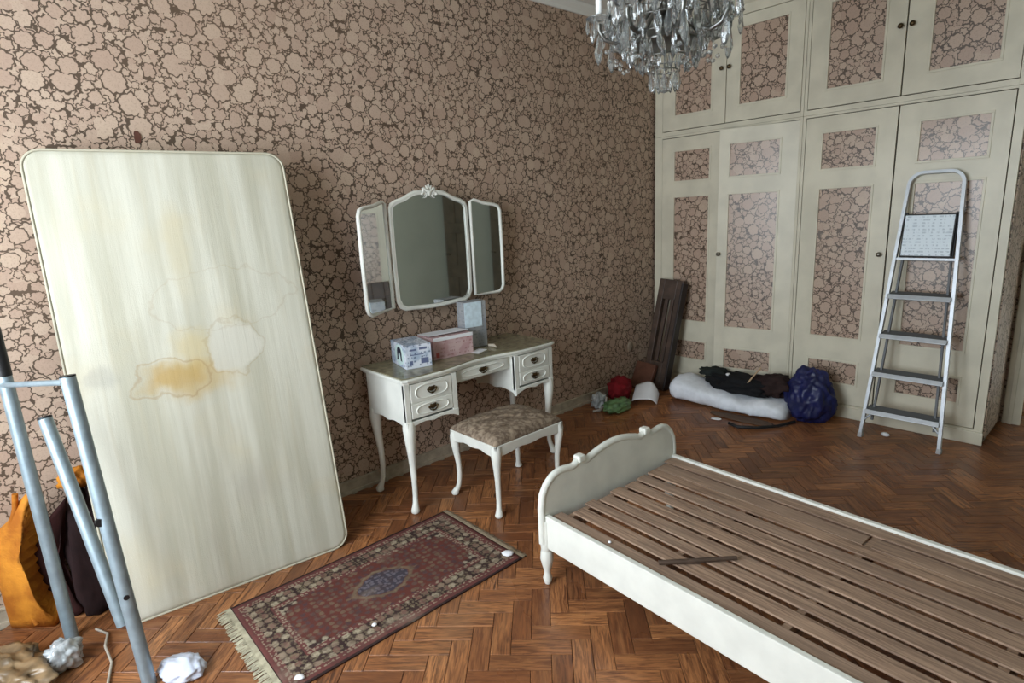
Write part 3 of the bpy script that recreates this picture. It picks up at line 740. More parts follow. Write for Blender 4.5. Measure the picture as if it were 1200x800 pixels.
# ------------------------------------------------------------------ rug
RX0, RX1, RY0, RY1 = 0.60, 1.222, -3.935, -2.835
rc = ((RX0 + RX1) / 2, (RY0 + RY1) / 2)
def rug_mat():
    t = NT('persian_rug_pile', 0.95, 0.1)
    v = t.coord(); x = t.sep(v)
    ax = t.math('ABSOLUTE', x[0]); ay = t.math('ABSOLUTE', x[1])
    HX, HY = (RX1 - RX0) / 2, (RY1 - RY0) / 2
    dx = t.math('SUBTRACT', HX, ax); dy = t.math('SUBTRACT', HY, ay)
    e = t.math('MINIMUM', dx, dy)                       # distance from the rug's edge
    wn = t.n('ShaderNodeTexNoise'); t.put(wn.inputs['Vector'], v); wn.inputs['Scale'].default_value = 60; wn.inputs['Detail'].default_value = 2
    sym = t.vmath('ADD', t.comb(ax, ay, 0.0), t.vmath('SCALE', wn.outputs['Color'], sc=0.018))
    def motifs(scale, lo, hi, seed):
        vo = t.n('ShaderNodeTexVoronoi', voronoi_dimensions='2D'); t.put(vo.inputs['Vector'], t.vmath('ADD', sym, (seed, seed, 0))); vo.inputs['Scale'].default_value = scale; vo.inputs['Randomness'].default_value = 0.6
        return t.step(vo.outputs['Distance'], lo, hi, 1.0, 0.0), vo
    maroon = lin(104, 62, 58); red = lin(98, 55, 48); navy = lin(66, 62, 70); cream = lin(164, 152, 130); dark = lin(58, 44, 42); olive = lin(124, 112, 90)
    nz = t.noise(v, 34.0, 3)
    # field
    f1, vo1 = motifs(34.0, 0.22, 0.5, 1.3)
    field = t.mix(t.math('MULTIPLY', f1, 0.55), red, t.mix(t.sep(vo1.outputs['Color'])[0], navy, olive))
    # long central medallion with a lobed outline
    wob = t.math('MULTIPLY', t.math('ABSOLUTE', t.math('SINE', t.math('MULTIPLY', ay, 60.0))), 0.10)
    rr = t.math('ADD', t.math('ADD', t.math('POWER', t.math('DIVIDE', ax, 0.085), 1.5), t.math('POWER', t.math('DIVIDE', ay, 0.13), 1.5)), wob)
    f2, vo2 = motifs(46.0, 0.2, 0.5, 5.2)
    med = t.mix(t.math('MULTIPLY', f2, 0.7), navy, lin(112, 104, 112))
    c = t.mix(t.step(rr, 0.9, 1.05, 1.0, 0.0), field, med)
    c = t.mix(t.step(t.math('ABSOLUTE', t.math('SUBTRACT', rr, 1.18)), 0.05, 0.22, 0.6, 0.0), c, olive)
    rr2 = t.math('ADD', t.math('DIVIDE', ax, 0.36), t.math('ADD', t.math('DIVIDE', ay, 0.60), t.math('MULTIPLY', wob, 0.6)))
    c = t.mix(t.step(rr2, 0.96, 1.04), c, t.mix(t.math('MULTIPLY', f1, 0.85), dark, cream))     # corner spandrels
    # border bands
    b1, vb = motifs(24.0, 0.28, 0.46, 8.8)
    b2, vb2 = motifs(58.0, 0.25, 0.42, 2.2)
    main = t.mix(b1, dark, t.mix(t.sep(vb.outputs['Color'])[1], cream, maroon))
    main = t.mix(t.math('MULTIPLY', b2, 0.6), main, olive)
    guard = t.mix(t.math('MULTIPLY', b2, 0.6), maroon, cream)
    c = t.mix(t.step(e, 0.145, 0.150, 1.0, 0.0), c, guard)
    c = t.mix(t.step(e, 0.122, 0.126, 1.0, 0.0), c, main)
    c = t.mix(t.step(e, 0.048, 0.052, 1.0, 0.0), c, guard)
    c = t.mix(t.step(e, 0.026, 0.030, 1.0, 0.0), c, maroon)
    c = t.mix(t.step(e, 0.008, 0.012, 1.0, 0.0), c, dark)
    c = t.mix(t.step(nz, 0.42, 0.66, 0, 0.4), c, lin(74, 56, 52))
    wear = t.noise(v, 5.0, 4)
    c = t.mix(t.step(wear, 0.55, 0.75, 0, 0.4), c, lin(142, 126, 110))
    t.color(c); t.bump(t.noise(v, 300, 2), 0.5, 0.004); return t.m
rug = thing('rug', 'small worn red and navy oriental rug with cream fringes on the parquet', 'rug', (rc[0], rc[1], 0))
bm = bmesh.new(); bmesh.ops.create_grid(bm, x_segments=26, y_segments=44, size=1)
def rug_z(x, y): return 0.0075 + 0.0022 * noise.noise(Vector((x * 5, y * 5, 3)))
for p in bm.verts: x, y = p.co.x * (RX1 - RX0) / 2, p.co.y * (RY1 - RY0) / 2; p.co = Vector((x + 0.003 * noise.noise(Vector((y * 7, 0, 1))), y, rug_z(x, y)))
ex_ = bmesh.ops.extrude_face_region(bm, geom=bm.faces[:])
for g in ex_['geom']:
    if isinstance(g, bmesh.types.BMVert): g.co.z = 0.0015
MB().bm(bm, True).build('pile', rug_mat(), rug)
for sgn, ln in ((-1, 0.052), (1, 0.030)):
    q = MB(); HY = (RY1 - RY0) / 2; nst = 150
    for i in range(nst):
        x = -(RX1 - RX0) / 2 + (RX1 - RX0) * (i + 0.5) / nst; d = random.uniform(-0.008, 0.008); l2 = ln * random.uniform(0.8, 1.1); wv = 0.0025
        y0, y1 = sgn * (HY - 0.004), sgn * (HY + l2)
        ym = (y0 + y1) / 2; zt = 0.006 + random.uniform(0, 0.003)
        q.add([(x - wv, y0, 0.008), (x + wv, y0, 0.008), (x + d * 0.5 + wv, ym, zt), (x + d * 0.5 - wv, ym, zt), (x + d + wv, y1, 0.003), (x + d - wv, y1, 0.003), (x + d * 0.5, ym, zt - 0.004)], [(0, 1, 2, 3), (3, 2, 4, 5), (0, 3, 6), (1, 6, 2)])
    q.box(-(RX1 - RX0) / 2, (RX1 - RX0) / 2, min(sgn * (HY - 0.006), sgn * (HY + 0.012)), max(sgn * (HY - 0.006), sgn * (HY + 0.012)), 0.001, 0.009)
    q.build('fringe', plain('cream_fringe', lin(176, 168, 144) if sgn < 0 else lin(150, 134, 112), 0.9, 0.1, 0, 0.25, 40), rug)
for k, (x, y, s_, lab) in enumerate(((1.135, -3.555, 0.010, 'small round white paper bit on the near long side of the rug'), (1.155, -2.872, 0.022, 'white paper tag on the far corner of the rug'), (1.185, -3.875, 0.013, 'white paper shred at the near corner of the rug by the frame edge'))):
    o = crumple('paper_scrap', M['paper'], None, (x, y, 0.014), (s_ * (1.4 if k else 1), s_, s_ * 0.5), 5 + k, sub=2, floor=0.0085, rot=0.8)
    tag(o, lab, 'scrap')

# ------------------------------------------------------------------ stepladder leaning on the wardrobe
lt = math.atan2(0.27, 1.685)
lad = thing('stepladder', 'aluminium stepladder with four grey treads folded flat against the wardrobe doors', 'ladder', (2.057, -0.33, 0.0), (-lt, 0, 0))
Z = 1 / math.cos(lt)
def rail_x(z): # half width of the ladder at height z
    return 0.216 - 0.076 * z / 1.62
RW = 0.011
hoop = [(-rail_x(0), 0, 0.012)] + [(-rail_x(z), 0, z) for z in (0.4, 0.8, 1.2, 1.55)]
r_ = 0.075; hx0 = rail_x(1.62); zt = 1.625
hoop += [(-hx0 + r_ * (1 - math.cos(a)), 0, zt + r_ * math.sin(a)) for a in [PI / 2 * i / 6 for i in range(7)]]
hoop += [(-x, y, z) for x, y, z in hoop[::-1]]
def prof_tube(q, path, w_, d, side_dir=None):
    """rectangular section swept along a path lying in the local xz plane"""
    P_ = [Vector(p) for p in path]; N = len(P_); vs = []
    for i in range(N):
        t_ = (P_[min(i + 1, N - 1)] - P_[max(i - 1, 0)]).normalized(); nrm = Vector((t_.z, 0, -t_.x))
        for a, b in ((-1, -1), (1, -1), (1, 1), (-1, 1)): vs.append(P_[i] + nrm * (a * w_ / 2) + Vector((0, b * d / 2, 0)))
    fs = [(i * 4 + k, i * 4 + (k + 1) % 4, i * 4 + 4 + (k + 1) % 4, i * 4 + 4 + k) for i in range(N - 1) for k in range(4)] + [(3, 2, 1, 0), tuple((N - 1) * 4 + k for k in range(4))]
    return q.add(vs, fs)
prof_tube(MB(), hoop, 0.018, 0.034).build('side_rail', M['aluminium'], lad)
for sx in (-1, 1):
    MB().box(-0.013, 0.013, -0.02, 0.02, -0.001, 0.03, 0.003).build('rubber_foot', plain('grey_rubber', lin(176, 176, 176), 0.7), lad, (sx * rail_x(0), 0, 0))
    MB().box(-0.006, 0.006, 0.0, 0.022, 0.12, 1.2).build('rear_leg', M['tread_shaded_leg'], lad, (sx * (rail_x(0.7) - 0.008), 0.022, 0), (0, -sx * 0.042, 0))  # rear legs coloured darker than the rails, standing in for their shadow side
for z in (0.195, 0.445, 0.695, 0.95):
    w_ = rail_x(z) - 0.009
    s_ = MB().box(-w_, w_, -0.004, 0.085, -0.014, 0.0, 0.002).build('step', M['tread_shaded_leg'], lad, (0, -0.03, z - 0.008), (lt + 0.2, 0, 0))
    MB().box(-w_ - 0.004, w_ + 0.004, -0.005, 0.005, -0.015, 0.015, 0.002).build('front_lip', M['aluminium'], s_, (0, -0.008, -0.006), (-0.75, 0, 0))
q = MB()
for sx in (-1, 1): q.tube([(sx * 0.204, -0.012, 0.12), (sx * 0.15, -0.012, 0.18)], 0.007, 6)
q.build('corner_brace', M['aluminium'], lad)
pf = MB().box(-0.134, 0.134, -0.008, 0.008, 0, 0.262, 0.004).build('platform', M['black'], lad, (-0.002, -0.014, 1.185))
pm = NT('pale_blue_label', 0.45, 0.4)
xx = pm.sep(pm.coord()); ln_ = pm.math('MULTIPLY', pm.step(pm.math('FRACT', pm.math('MULTIPLY', xx[2], 52.0)), 0.45, 0.5), pm.step(pm.noise(pm.comb(pm.math('MULTIPLY', xx[0], 60.0), pm.math('MULTIPLY', xx[2], 17.0), 0.0), 1.0, 2), 0.48, 0.56))
pm.color(pm.mix(pm.math('MULTIPLY', ln_, 0.55), lin(222, 232, 238), lin(150, 164, 176)))
MB().box(-0.126, 0.126, -0.0105, -0.0082, 0.008, 0.254, 0.001).build('instruction_plate', pm.m, pf)
w_ = rail_x(1.19)
MB().box(-w_, w_, -0.006, 0.03, 1.165, 1.183, 0.003).build('crossbar', M['aluminium'], lad)
q = MB()
for sx in (-1, 1): q.box(sx * (rail_x(1.43) - 0.018) - 0.006, sx * (rail_x(1.43) - 0.018) + 0.006, -0.004, 0.02, 1.17, 1.46)
q.build('platform_bracket', M['black'], lad)
o = crumple('paper_scrap', M['paper'], None, (1.96, -0.235, 0.014), (0.026, 0.018, 0.014), 21, sub=2, floor=0.0); tag(o, 'crumpled white paper scrap on the floor under the stepladder', 'scrap')

# ------------------------------------------------------------------ things on the dressing table
def carton(name, label, cx, cy, rot, w_, d, h, mat, lidmat=None):
    t = thing(name, label, 'box', (cx, cy, DTOP + 0.0022), (0, 0, rot))
    MB().box(-d / 2, d / 2, -w_ / 2, w_ / 2, 0, h, 0.002).build('carton', mat, t)
    return t
def box_mat(name, base, tint, ink, seed):
    t = NT(name, 0.5, 0.4); v = t.coord(); x = t.sep(v)
    n1 = t.noise(t.vmath('ADD', v, (seed, 0, 0)), 14.0, 3)
    c = t.mix(t.step(n1, 0.42, 0.62), base, tint)
    dash = t.math('MULTIPLY', t.step(t.math('FRACT', t.math('MULTIPLY', x[2], 46.0)), 0.52, 0.58), t.step(t.noise(t.comb(t.math('MULTIPLY', x[1], 70.0), t.math('MULTIPLY', x[0], 70.0), t.math('MULTIPLY', x[2], 22.0)), 1.0, 2), 0.54, 0.6))
    t.color(t.mix(t.math('MULTIPLY', dash, 0.75), c, ink)); return t.m
b1 = carton('appliance_box', 'white and blue printed carton with a dark round emblem, left on the dressing table', 0.262, -2.745, math.radians(-12), 0.15, 0.235, 0.130, box_mat('white_blue_print', lin(206, 210, 218), lin(158, 172, 190), lin(70, 84, 110), 2))
em = MB()
for a, b, r in ((-0.018, 0.056, 0.027),):
    pass
# emblem: dark ring-like hairdo shape on the end face that looks towards the window
pts = [(0.0 + 0.026 * math.cos(a), 0.062 + 0.028 * math.sin(a)) for a in [PI * i / 10 for i in range(11)]] + [(-0.026, 0.04), (-0.03, 0.028), (-0.012, 0.028), (-0.012, 0.05), (-0.004, 0.066), (0.008, 0.058), (0.012, 0.04), (0.012, 0.028), (0.03, 0.028), (0.026, 0.04)]
MB().prism(pts, -0.0758, -0.0745, Matrix.Translation((0.02, 0, 0.0)) @ MXZ(0) @ Matrix.Scale(1.25, 4, (0, 1, 0)) @ Matrix.Scale(1.4, 4, (1, 0, 0))).build('emblem', plain('dark_blue_ink', lin(26, 30, 48), 0.5), b1)
em = MB().prism([(0.052 * math.cos(2 * PI * i / 24) * 1.0, 0.054 + 0.046 * math.sin(2 * PI * i / 24)) for i in range(24)], -0.0754, -0.0745, Matrix.Translation((0.02, 0, 0.0)) @ MXZ(0) @ Matrix.Scale(1.25, 4, (0, 1, 0)) @ Matrix.Scale(1.4, 4, (1, 0, 0))).build('emblem_disc', plain('pale_mint_ink', lin(196, 216, 212), 0.5), b1)
q = MB()
for y0, y1, z0, z1 in ((-0.05, -0.012, 0.078, 0.086), (0.005, 0.05, 0.08, 0.09), (-0.05, 0.03, 0.058, 0.062), (-0.055, -0.035, 0.015, 0.035), (0.012, 0.056, 0.018, 0.042)):
    q.box(0.117, 0.1182, y0, y1, z0 * 1.25, z1 * 1.25)
q.build('printed_marks', plain('slate_ink', lin(92, 100, 130), 0.5), b1)
b2 = carton('gift_box', 'pale pink carton with an opened white lid beside the white and blue carton', 0.235, -2.487, math.radians(-6), 0.265, 0.19, 0.125, box_mat('pink_print', lin(196, 168, 166), lin(182, 146, 146), lin(150, 106, 108), 9))
lf = MB().box(0, 0.15, -0.1325, 0.1325, 0, 0.002).build('lid_flap', M['paper'], b2, (-0.095, 0, 0.1255), (0, -0.06, 0))
MB().box(0.0, 0.002, -0.132, 0.132, 0.0, 0.02).build('white_edge', M['paper'], b2, (0.0955, 0, 0.108), (0, 0.05, 0))
MB().box(0.0945, 0.0958, -0.118, -0.096, 0.012, 0.04).build('red_mark', plain('red_ink', lin(164, 70, 66), 0.5), b2)
b3 = carton('tall_carton', 'tall pale blue carton standing at the back of the dressing table below the mirror', 0.205, -2.255, math.radians(-8), 0.155, 0.09, 0.285, box_mat('grey_card', lin(150, 150, 150), lin(136, 138, 142), lin(120, 120, 124), 4))
MB().box(0.0455, 0.049, -0.0755, 0.045, 0.13, 0.284, 0.001).build('pale_label', plain('pale_blue_card', lin(198, 214, 222), 0.45, 0.4, 0, 0.12, 40), b3)
o = MB().box(-0.03, 0.03, -0.05, 0.05, 0, 0.002).build('paper_sheet', M['paper'], None, (0.345, -2.325, DTOP + 0.003), (0, 0.02, 0.4)); tag(o, 'small white folded paper on the tabletop by the pink carton', 'paper')
o = MB().tube([(0.30, -2.21, DTOP + 0.012), (0.34, -2.20, DTOP + 0.015), (0.375, -2.215, DTOP + 0.012)], [0.008, 0.010, 0.006], 8, flat=0.7).build('cream_tube', plain('cream_plastic', lin(190, 178, 160), 0.5)); tag(o, 'small cream tube lying on the tabletop near the tall pale carton', 'tube')

# ------------------------------------------------------------------ corner of the room: planks, rubbish, bedding
lean = math.atan2(0.19, 0.93)
pk = thing('slotted_board', 'dark brown slotted wooden panel leaning in the corner against the wardrobe', 'panel', (0.20, -0.285, 0.004), (-lean, 0, 0.0))
tw = 0.045
q = MB().box(-0.115, -0.06, -0.03, 0.03, 0, 0.95, 0.006).box(0.06, 0.115, -0.03, 0.03, 0, 0.95, 0.006).box(-0.06, 0.06, -0.03, 0.03, 0.78, 0.95, 0.006).box(-0.06, 0.06, -0.03, 0.03, 0, 0.24, 0.006)
q.build('frame', M['darkwood'], pk, None, (0, tw * 1.5, 0))
for x in (-0.028, 0.028): MB().box(x - 0.016, x + 0.016, -0.012, 0.012, 0.24, 0.78, 0.003).build('slat', M['darkwood'], pk, None, (0, tw * 1.5, 0))
MB().box(0.117, 0.135, -0.06, 0.02, 0.02, 0.93, 0.003).build('side_board', plain('blackish_wood', lin(36, 27, 24), 0.5), pk, None, (0, tw * 1.5, 0))
pk2 = MB().box(-0.10, 0.10, -0.018, 0.018, 0, 0.24, 0.005).build('wooden_board', M['redwood'], None, (0.13, -0.40, 0.004), (-0.42, 0.05, -0.05))
tag(pk2, 'short reddish brown board propped against the dark slotted panel', 'board')
cloth = lambda n_, c, r=0.85, b=0.3: plain(n_, c, r, 0.25, 0, 0.25, 14, b, 90)
o = crumple('red_cloth', cloth('red_fabric', lin(122, 22, 30)), None, (0.17, -0.735, 0.10), (0.085, 0.135, 0.10), 4, 0.2, floor=0.0, rot=0.3); tag(o, 'crumpled dark red cloth bundle against the papered wall', 'cloth')
o = crumple('green_bag', plain('green_plastic_film', lin(96, 128, 82), 0.35, 0.5, 0, 0.35, 18), None, (0.315, -0.955, 0.045), (0.08, 0.135, 0.055), 9, 0.3, 2.6, floor=0.0); tag(o, 'crumpled green plastic bag on the floor in front of the red cloth', 'bag')
o = crumple('clear_bag', plain('milky_plastic_film', lin(168, 172, 172), 0.3, 0.5, 0, 0.3, 22), None, (0.16, -0.985, 0.05), (0.05, 0.06, 0.07), 14, 0.4, 2.8, floor=0.0); tag(o, 'small milky plastic wrapper next to the green plastic bag', 'wrapper')
o = MB().tube([(0.20, -1.11, 0.012), (0.225, -1.06, 0.012), (0.24, -1.0, 0.05), (0.215, -0.96, 0.09)], [0.010, 0.013, 0.014, 0.012], 8, flat=0.5).build('plastic_strip', plain('grey_white_plastic', lin(178, 170, 160), 0.5)); tag(o, 'bent greyish white plastic strip on the floor left of the green bag', 'strip')
# curved white sheet of paper
bm = bmesh.new(); bmesh.ops.create_grid(bm, x_segments=10, y_segments=10, size=1)
for p in bm.verts:
    u, v_ = p.co.x, p.co.y
    p.co = Vector((u * 0.10, v_ * (0.12 - 0.05 * (u + 1) / 2), 0.062 + 0.05 * v_ * 0.6 - 0.055 * u * u + 0.012 * math.sin(3 * u + v_)))
for g in bmesh.ops.solidify(bm, geom=bm.faces[:], thickness=0.002)['geom']: pass
o = MB().bm(bm).build('paper_sheet', M['paper'], None, (0.345, -0.615, 0.035), (0.1, 0.25, 0.55)); tag(o, 'curled white paper sheet on the floor by the red cloth', 'paper')
# folded white quilt, built as a soft roll thicker at its left end
def quilt():
    q = MB(); N = 40; K = 26; vs = []
    for i in range(N):
        u = i / (N - 1); x = 0.44 + 0.93 * u
        endf = min(1, math.sqrt(max(0.0, 1 - ((0.07 - u) / 0.07) ** 2))) if u < 0.07 else (min(1, math.sqrt(max(0.02, 1 - ((u - 0.96) / 0.045) ** 2))) if u > 0.96 else 1)
        h = (0.20 - 0.075 * min(1, u / 0.55) ** 1.2) * (0.35 + 0.65 * endf); d = 0.155 * (0.4 + 0.6 * endf)
        yc = -0.315 - 0.03 * math.sin(PI * u) + 0.03 * u
        for k in range(K):
            a = 2 * PI * k / K; ca, sa = math.cos(a), math.sin(a)
            y = yc + d * math.copysign(abs(ca) ** 0.75, ca); z = h / 2 + h / 2 * math.copysign(abs(sa) ** 0.7, sa)
            nzv = noise.noise(Vector((x * 7, y * 7, z * 9))) * 0.022 + noise.noise(Vector((x * 22, y * 16, z * 22))) * 0.008
            vs.append((x, y + nzv, max(0.003, z + (nzv if z > 0.03 else 0))))
    fs = [(i * K + k, i * K + (k + 1) % K, (i + 1) * K + (k + 1) % K, (i + 1) * K + k) for i in range(N - 1) for k in range(K)] + [tuple(range(K))[::-1], tuple((N - 1) * K + k for k in range(K))]
    return q.add(vs, fs, True)
o = quilt().build('folded_quilt', plain('white_quilt', lin(232, 236, 242), 0.85, 0.2, 0, 0.06, 30, 0.25, 60)); tag(o, 'folded white quilt on the floor along the foot of the wardrobe', 'quilt')
jk = thing('dark_jacket', 'crumpled black jacket heaped on top of the white quilt', 'jacket', (0, 0, 0))
crumple('body', cloth('black_fabric', lin(24, 24, 26)), jk, (0.98, -0.29, 0.185), (0.26, 0.125, 0.075), 31, 0.35, 2.6, floor=0.135, rot=-0.05)
crumple('collar', cloth('charcoal_fabric', lin(38, 42, 40)), jk, (0.74, -0.22, 0.225), (0.13, 0.08, 0.035), 33, 0.35, 2.6, floor=0.19)
crumple('sleeve', cloth('dark_brown_fabric', lin(44, 30, 28)), jk, (1.22, -0.25, 0.21), (0.14, 0.10, 0.085), 35, 0.35, 2.6, floor=0.128)
o = crumple('paper_scrap', M['paper'], None, (0.905, -0.335, 0.262), (0.018, 0.018, 0.01), 41, sub=2, floor=0.2); tag(o, 'small white tag on the black jacket', 'scrap')
o = MB().tube([(1.08, -0.37, 0.235), (1.16, -0.34, 0.36)], 0.006, 8).build('wooden_dowel', plain('pale_wood', lin(178, 150, 118), 0.6)); tag(o, 'thin pale wooden rod poking out of the black jacket', 'rod')
o = crumple('blue_bag', plain('navy_plastic_film', lin(26, 31, 76), 0.42, 0.45, 0, 0.35, 12), None, (1.475, -0.235, 0.165), (0.155, 0.125, 0.215), 52, 0.20, 1.7, 5, 0.0, 0.55, 0.1, 0.02); tag(o, 'bulging navy blue plastic bag at the foot of the wardrobe', 'bag')
o = crumple('cardboard_piece', plain('dull_cardboard', lin(96, 78, 66), 0.9, 0.2), None, (1.12, -0.525, 0.006), (0.24, 0.06, 0.008), 61, 0.12, floor=0.0, rot=0.05); tag(o, 'flat brown cardboard strip on the floor in front of the white quilt', 'cardboard')
o = MB().tube([(1.10, -0.68, 0.012), (1.18, -0.71, 0.012), (1.29, -0.64, 0.012), (1.38, -0.52, 0.012), (1.44, -0.385, 0.02)], 0.011, 8).build('black_strap', M['black']); tag(o, 'black strap trailing on the floor from the blue bag', 'strap')
o = crumple('paper_scrap', M['paper'], None, (0.985, -0.645, 0.006), (0.04, 0.022, 0.007), 71, sub=2, floor=0.0, rot=0.4); tag(o, 'torn white paper scrap on the floor in front of the quilt', 'scrap')

# ------------------------------------------------------------------ wall fittings
sk = thing('wall_socket', 'small pale oval wall socket low on the papered wall near the corner', 'socket', (0.0, -0.362, 0.365))
MB().lathe([(0.035, 0), (0.036, 0.006), (0.03, 0.012), (0.012, 0.014)], 20, Matrix.Rotation(PI / 2, 4, 'Y') @ Matrix.Diagonal((1.35, 1, 1, 1))).build('plate', plain('yellowed_plastic', lin(150, 134, 116), 0.5), sk)
tear = []
for k in range(22):
    a = 2 * PI * k / 22; r_ = 0.014 * (1 + 0.55 * noise.noise(Vector((math.cos(a) * 2, math.sin(a) * 2, 5))))
    tear.append((r_ * math.cos(a), 1.9 * r_ * math.sin(a)))
o = MB().prism(tear, -0.001, 0.002, MYZ(0)).build('torn_patch', plain('bare_brown_plaster', lin(92, 62, 52), 0.9, 0.1), None, (0.002, -3.843, 1.95)); tag(o, 'small dark torn patch in the wallpaper just above the mattress', 'wall damage')

# ------------------------------------------------------------------ chandelier
CHX, CHY, CHZ = 1.685, -2.425, 1.935
ch = thing('chandelier', 'crystal chandelier with white candle sleeves hanging from the ceiling', 'chandelier', (CHX, CHY, CHZ))
def glass_mat():
    t = NT('crystal', 0.1, 0.6); t.p.inputs['IOR'].default_value = 1.5; t.p.inputs['Transmission Weight'].default_value = 0.92
    t.color((0.84, 0.87, 0.87, 1)); return t.m
GL = glass_mat(); SIL = plain('tarnished_silver', lin(124, 124, 120), 0.3, 0.5, 0.85)
MB().lathe([(0.006, 0.30), (0.02, 0.31), (0.032, 0.34), (0.018, 0.38), (0.012, 0.44), (0.03, 0.48), (0.045, 0.52), (0.02, 0.56), (0.012, 0.62), (0.03, 0.66), (0.008, 0.70), (0.006, 1.049)], 16).build('stem', SIL, ch)
MB().lathe([(0.05, 1.049), (0.06, 1.03), (0.02, 1.0)], 20).build('ceiling_rose', SIL, ch)
MB().lathe([(0.12, 0.20), (0.125, 0.206), (0.12, 0.212), (0.02, 0.30), (0.02, 0.29)], 24).build('lower_bowl', SIL, ch)
def drop_mesh(h, r, name='crystal_drop'):
    n = 6; prof = [(0.0015, 0), (r * 0.45, -h * 0.16), (r, -h * 0.62), (r * 0.55, -h * 0.88), (0.001, -h)]
    return MB().lathe(prof, n, None, False).mesh(name, GL)
D1, D2, D3 = drop_mesh(0.07, 0.011), drop_mesh(0.048, 0.009), drop_mesh(0.11, 0.017)
BEAD = MB().ball((0, 0, 0), 0.0095, 1).mesh('crystal_bead', GL)
def hang(me, name, x, y, z, parent=ch):
    o = bpy.data.objects.new(name, me); COL.objects.link(o); o.parent = parent; o.location = (x, y, z)
    o.rotation_euler = (random.uniform(-0.12, 0.12), random.uniform(-0.12, 0.12), random.uniform(0, 6.28)); return o
arm_top = 0.30
for i in range(8):
    a = 2 * PI * i / 8 + 0.83; ca, sa = math.cos(a), math.sin(a); R_ = 0.24
    pts = [(ca * r, sa * r, z) for r, z in ((0.02, 0.36), (0.07, 0.30), (0.13, 0.235), (0.18, 0.215), (0.22, 0.23), (R_, 0.262), (R_, 0.285))]
    ar = MB().tube(pts, [0.009, 0.009, 0.008, 0.008, 0.008, 0.008, 0.009], 8).build('arm', SIL, ch)
    MB().lathe([(0.010, 0.282), (0.045, 0.298), (0.050, 0.303), (0.014, 0.296), (0.014, 0.315)], 14, Matrix.Translation((ca * R_, sa * R_, 0))).build('drip_cup', GL, ar)
    MB().lathe([(0.0125, 0.31), (0.0125, 0.41), (0.009, 0.412)], 12, Matrix.Translation((ca * R_, sa * R_, 0))).build('candle_sleeve', plain('white_sleeve', lin(238, 238, 234), 0.5) if i == 0 else bpy.data.materials['white_sleeve'], ar)
    MB().lathe([(0.008, 0.412), (0.013, 0.43), (0.016, 0.448), (0.010, 0.475), (0.002, 0.497)], 10, Matrix.Translation((ca * R_, sa * R_, 0))).build('candle_bulb', GL, ar)
    for k in range(6):
        b = 2 * PI * k / 6 + i
        hang(D1 if k % 2 else D2, 'crystal_drop', ca * R_ + 0.044 * math.cos(b), sa * R_ + 0.044 * math.sin(b), 0.297)
    hang(D3, 'crystal_drop', ca * R_, sa * R_, 0.255)
    for k in range(7):      # bead swag from arm to the bowl
        u = (k + 0.5) / 7; r = R_ * (1 - u) + 0.12 * u
        hang(BEAD, 'crystal_bead', ca * r, sa * r, 0.255 * (1 - u) + 0.206 * u - 0.09 * math.sin(PI * u))
for ring, (R_, z, n, me) in enumerate(((0.122, 0.203, 18, D1), (0.085, 0.155, 14, D2), (0.05, 0.11, 9, D1), (0.165, 0.30, 22, D3), (0.11, 0.40, 14, D1), (0.20, 0.36, 20, D3), (0.145, 0.225, 18, D1), (0.19, 0.265, 22, D2))):
    for k in range(n):
        a = 2 * PI * (k + 0.3 * ring) / n
        hang(me, 'crystal_drop', R_ * math.cos(a), R_ * math.sin(a), z)
    MB().tube([(R_ * math.cos(2 * PI * k / 24), R_ * math.sin(2 * PI * k / 24), z + 0.002) for k in range(24)], 0.0022, 5, closed=True).build('hanging_ring', SIL, ch)
MB().tube([(0, 0, 0.31), (0, 0, 0.10)], 0.0025, 6).build('pendant_wire', SIL, ch)
MB().ball((0, 0, 0.065), 0.030, 2).build('pendant_ball', GL, ch)

# ------------------------------------------------------------------ near left: folded tubular frame, orange cover, bags
tf = thing('tubular_frame', 'folded grey metal tube frame standing in front of the mattress', 'frame', (0.80, -4.30, 0))
TM = plain('blue_grey_metal', lin(150, 166, 174), 0.45, 0.5, 0.5, 0.15, 18)
def tl(p): return (p[0] - 0.80, p[1] + 4.30, p[2])
def tube_part(name, pts, r, mat, lab=None):
    o = MB().tube([tl(p) for p in pts], r, 16).build(name, mat, tf)
    if lab: o['label'] = lab
    return o
PB0, PB1 = (0.815, -4.264, 0.0), (0.695, -4.295, 1.112)
PA0, PA1 = (0.32, -4.437, 0.0), (0.285, -4.447, 1.075)
tube_part('upright', [PB0, PB1], 0.0225, TM)
tube_part('upright', [PA0, PA1], 0.0225, TM)
tube_part('grip', [PA1, (0.272, -4.449, 1.25)], 0.024, M['black'], 'black handle grip')
tube_part('end_cap', [PB1, (0.6945, -4.295, 1.117)], 0.0228, M['black'])
tube_part('strut', [(0.425, -4.367, 0.925), (0.66, -4.29, 0.17)], 0.022, TM)
tube_part('end_cap', [(0.425, -4.367, 0.925), (0.4225, -4.3675, 0.931)], 0.0225, M['black'])
tube_part('crossbar', [(0.10, -4.53, 1.03), (0.285, -4.46, 1.045), (0.69, -4.292, 1.092)], 0.010, TM)
for z in (0.62, 0.345):
    u = z / 1.112; x, y = PB0[0] + (PB1[0] - PB0[0]) * u, PB0[1] + (PB1[1] - PB0[1]) * u
    d = (CAM - Vector((x, y, z))); d.z = 0; d.normalize()
    a = Vector((x, y, z)) + d * 0.016; b = a + d * (0.016 if z > 0.5 else 0.008)
    if z > 0.5: a -= rt * 0.022; b -= rt * 0.022
    tube_part('bolt', [a, b], 0.014 if z > 0.5 else 0.009, M['black'])
tube_part('wing_bolt', [(0.675, -4.297, 1.088), (0.66, -4.306, 1.087)], 0.012, M['black'])

